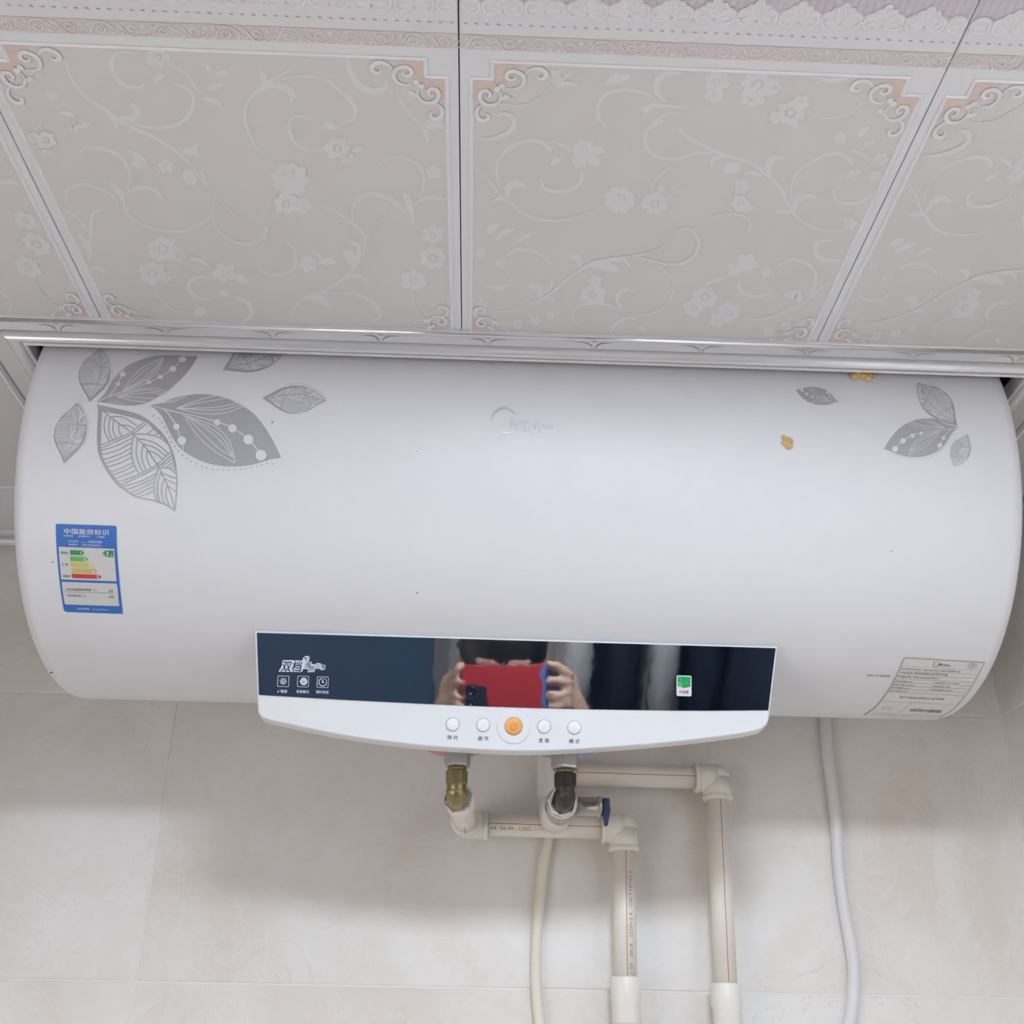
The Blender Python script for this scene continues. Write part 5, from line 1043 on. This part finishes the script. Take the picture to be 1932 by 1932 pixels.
for s in (-1, 1):
    sh = Vector((PX+s*.175, -.37, SH-.02)); el = Vector((PX+s*.235, -.20, 1.18)); wr = Vector(ph(s*.118, -.062, -.030))
    mb.capsule(sh, el, .048, .038); mb.capsule(el, wr, .038, .026)
    palm = Vector(ph(s*.100, -.020, -.020)); mb.capsule(wr, palm, .025, .024); mb.capsule(palm, Vector(ph(s*.098, .012, -.018)), .022, .019)
    # four fingers wrap round the end of the phone to its back, the thumb lies on the screen side
    for k, (b0, tip, L) in enumerate(((.022, .033, .052), (.006, .010, .048), (-.011, -.014, .045), (-.026, -.032, .040))):
        p0 = Vector(ph(s*.100, b0, -.012)); p1 = Vector(ph(s*.0925, b0+.002, .006)); p2 = Vector(ph(s*(.0925-.018), tip, .0125)); p3 = Vector(ph(s*(.0925-.018-.014*(L/.05)), tip+.002, .0120))
        if s < 0: p2 = Vector(ph(s*.087, tip, .0110)); p3 = Vector(ph(s*.0835, tip+.001, .0115))
        mb.capsule(p0, p1, .0092, .0086); mb.capsule(p1, p2, .0086, .0078); mb.capsule(p2, p3, .0078, .0068)
    t0 = Vector(ph(s*.098, -.034, -.018)); t1_ = Vector(ph(s*.080, -.050, -.016)); t2_ = Vector(ph(s*.058, -.034, -.0135)); mb.capsule(t0, t1_, .012, .0105); mb.capsule(t1_, t2_, .0105, .0085)
bd = mb.build('body', M_SKIN, person); remesh(bd, .0042, 3, .5)
mb = MB(); mb.sphere(HC+Vector((0, -.008, .045)), .099, (.87, 1.03, .92)); mb.sphere(HC+Vector((0, -.045, -.01)), .075, (1.0, .7, 1.1)); mb.capsule(HC+Vector((-.05, .050, .098)), HC+Vector((.05, .052, .100)), .018, .018)
hr = mb.build('hair', M_HAIR, person); remesh(hr, .006, 2, .5)
for s in (-1, 1):
    mb = MB(); mb.sphere(HC+Vector((s*.031, .0735, .006)), .0125); ey = mb.build('eye', M_EYE, person); mb = MB(); mb.sphere(HC+Vector((s*.031, .0825, .007)), .0055); mb.build('iris', M_IRIS, ey)
mb = MB(); mb.capsule(HC+Vector((-.018, .079, -.058)), HC+Vector((.018, .079, -.058)), .0055, .0055); mb.sphere(HC+Vector((0, .084, -.058)), .0085, (1.6, .7, .8)); mb.build('lips', M_LIP, person)
mb = MB(); mb.capsule((PX-.11, -.37, SH-.025), (PX+.11, -.37, SH-.025), .084, .084); mb.capsule((PX-.06, -.37, 1.32), (PX-.06, -.365, .90), .116, .115); mb.capsule((PX+.06, -.37, 1.32), (PX+.06, -.365, .90), .116, .115)
for s in (-1, 1): mb.capsule((PX+s*.175, -.37, SH-.02), (PX+s*.235, -.20, 1.18), .060, .050); mb.capsule((PX+s*.235, -.20, 1.18), Vector((PX+s*.235, -.20, 1.18)).lerp(Vector(ph(s*.118, -.062, -.030)), .62), .049, .038)
st = mb.build('shirt', M_SHIRT, person); remesh(st, .008, 3, .5)
mb = MB(); mb.capsule((PX-.07, -.37, .93), (PX+.07, -.37, .93), .117, .117)
for s in (-1, 1): mb.capsule((PX+s*.09, -.37, .90), (PX+s*.10, -.35, .50), .098, .072); mb.capsule((PX+s*.10, -.35, .50), (PX+s*.11, -.38, .12), .070, .058)
tr = mb.build('trousers', M_TROU, person); remesh(tr, .009, 3, .5)
for s in (-1, 1):
    mb = MB(); mb.capsule((PX+s*.11, -.41, .052), (PX+s*.122, -.21, .042), .052, .042); sh_ = mb.build('shoe', M_CLN, person)
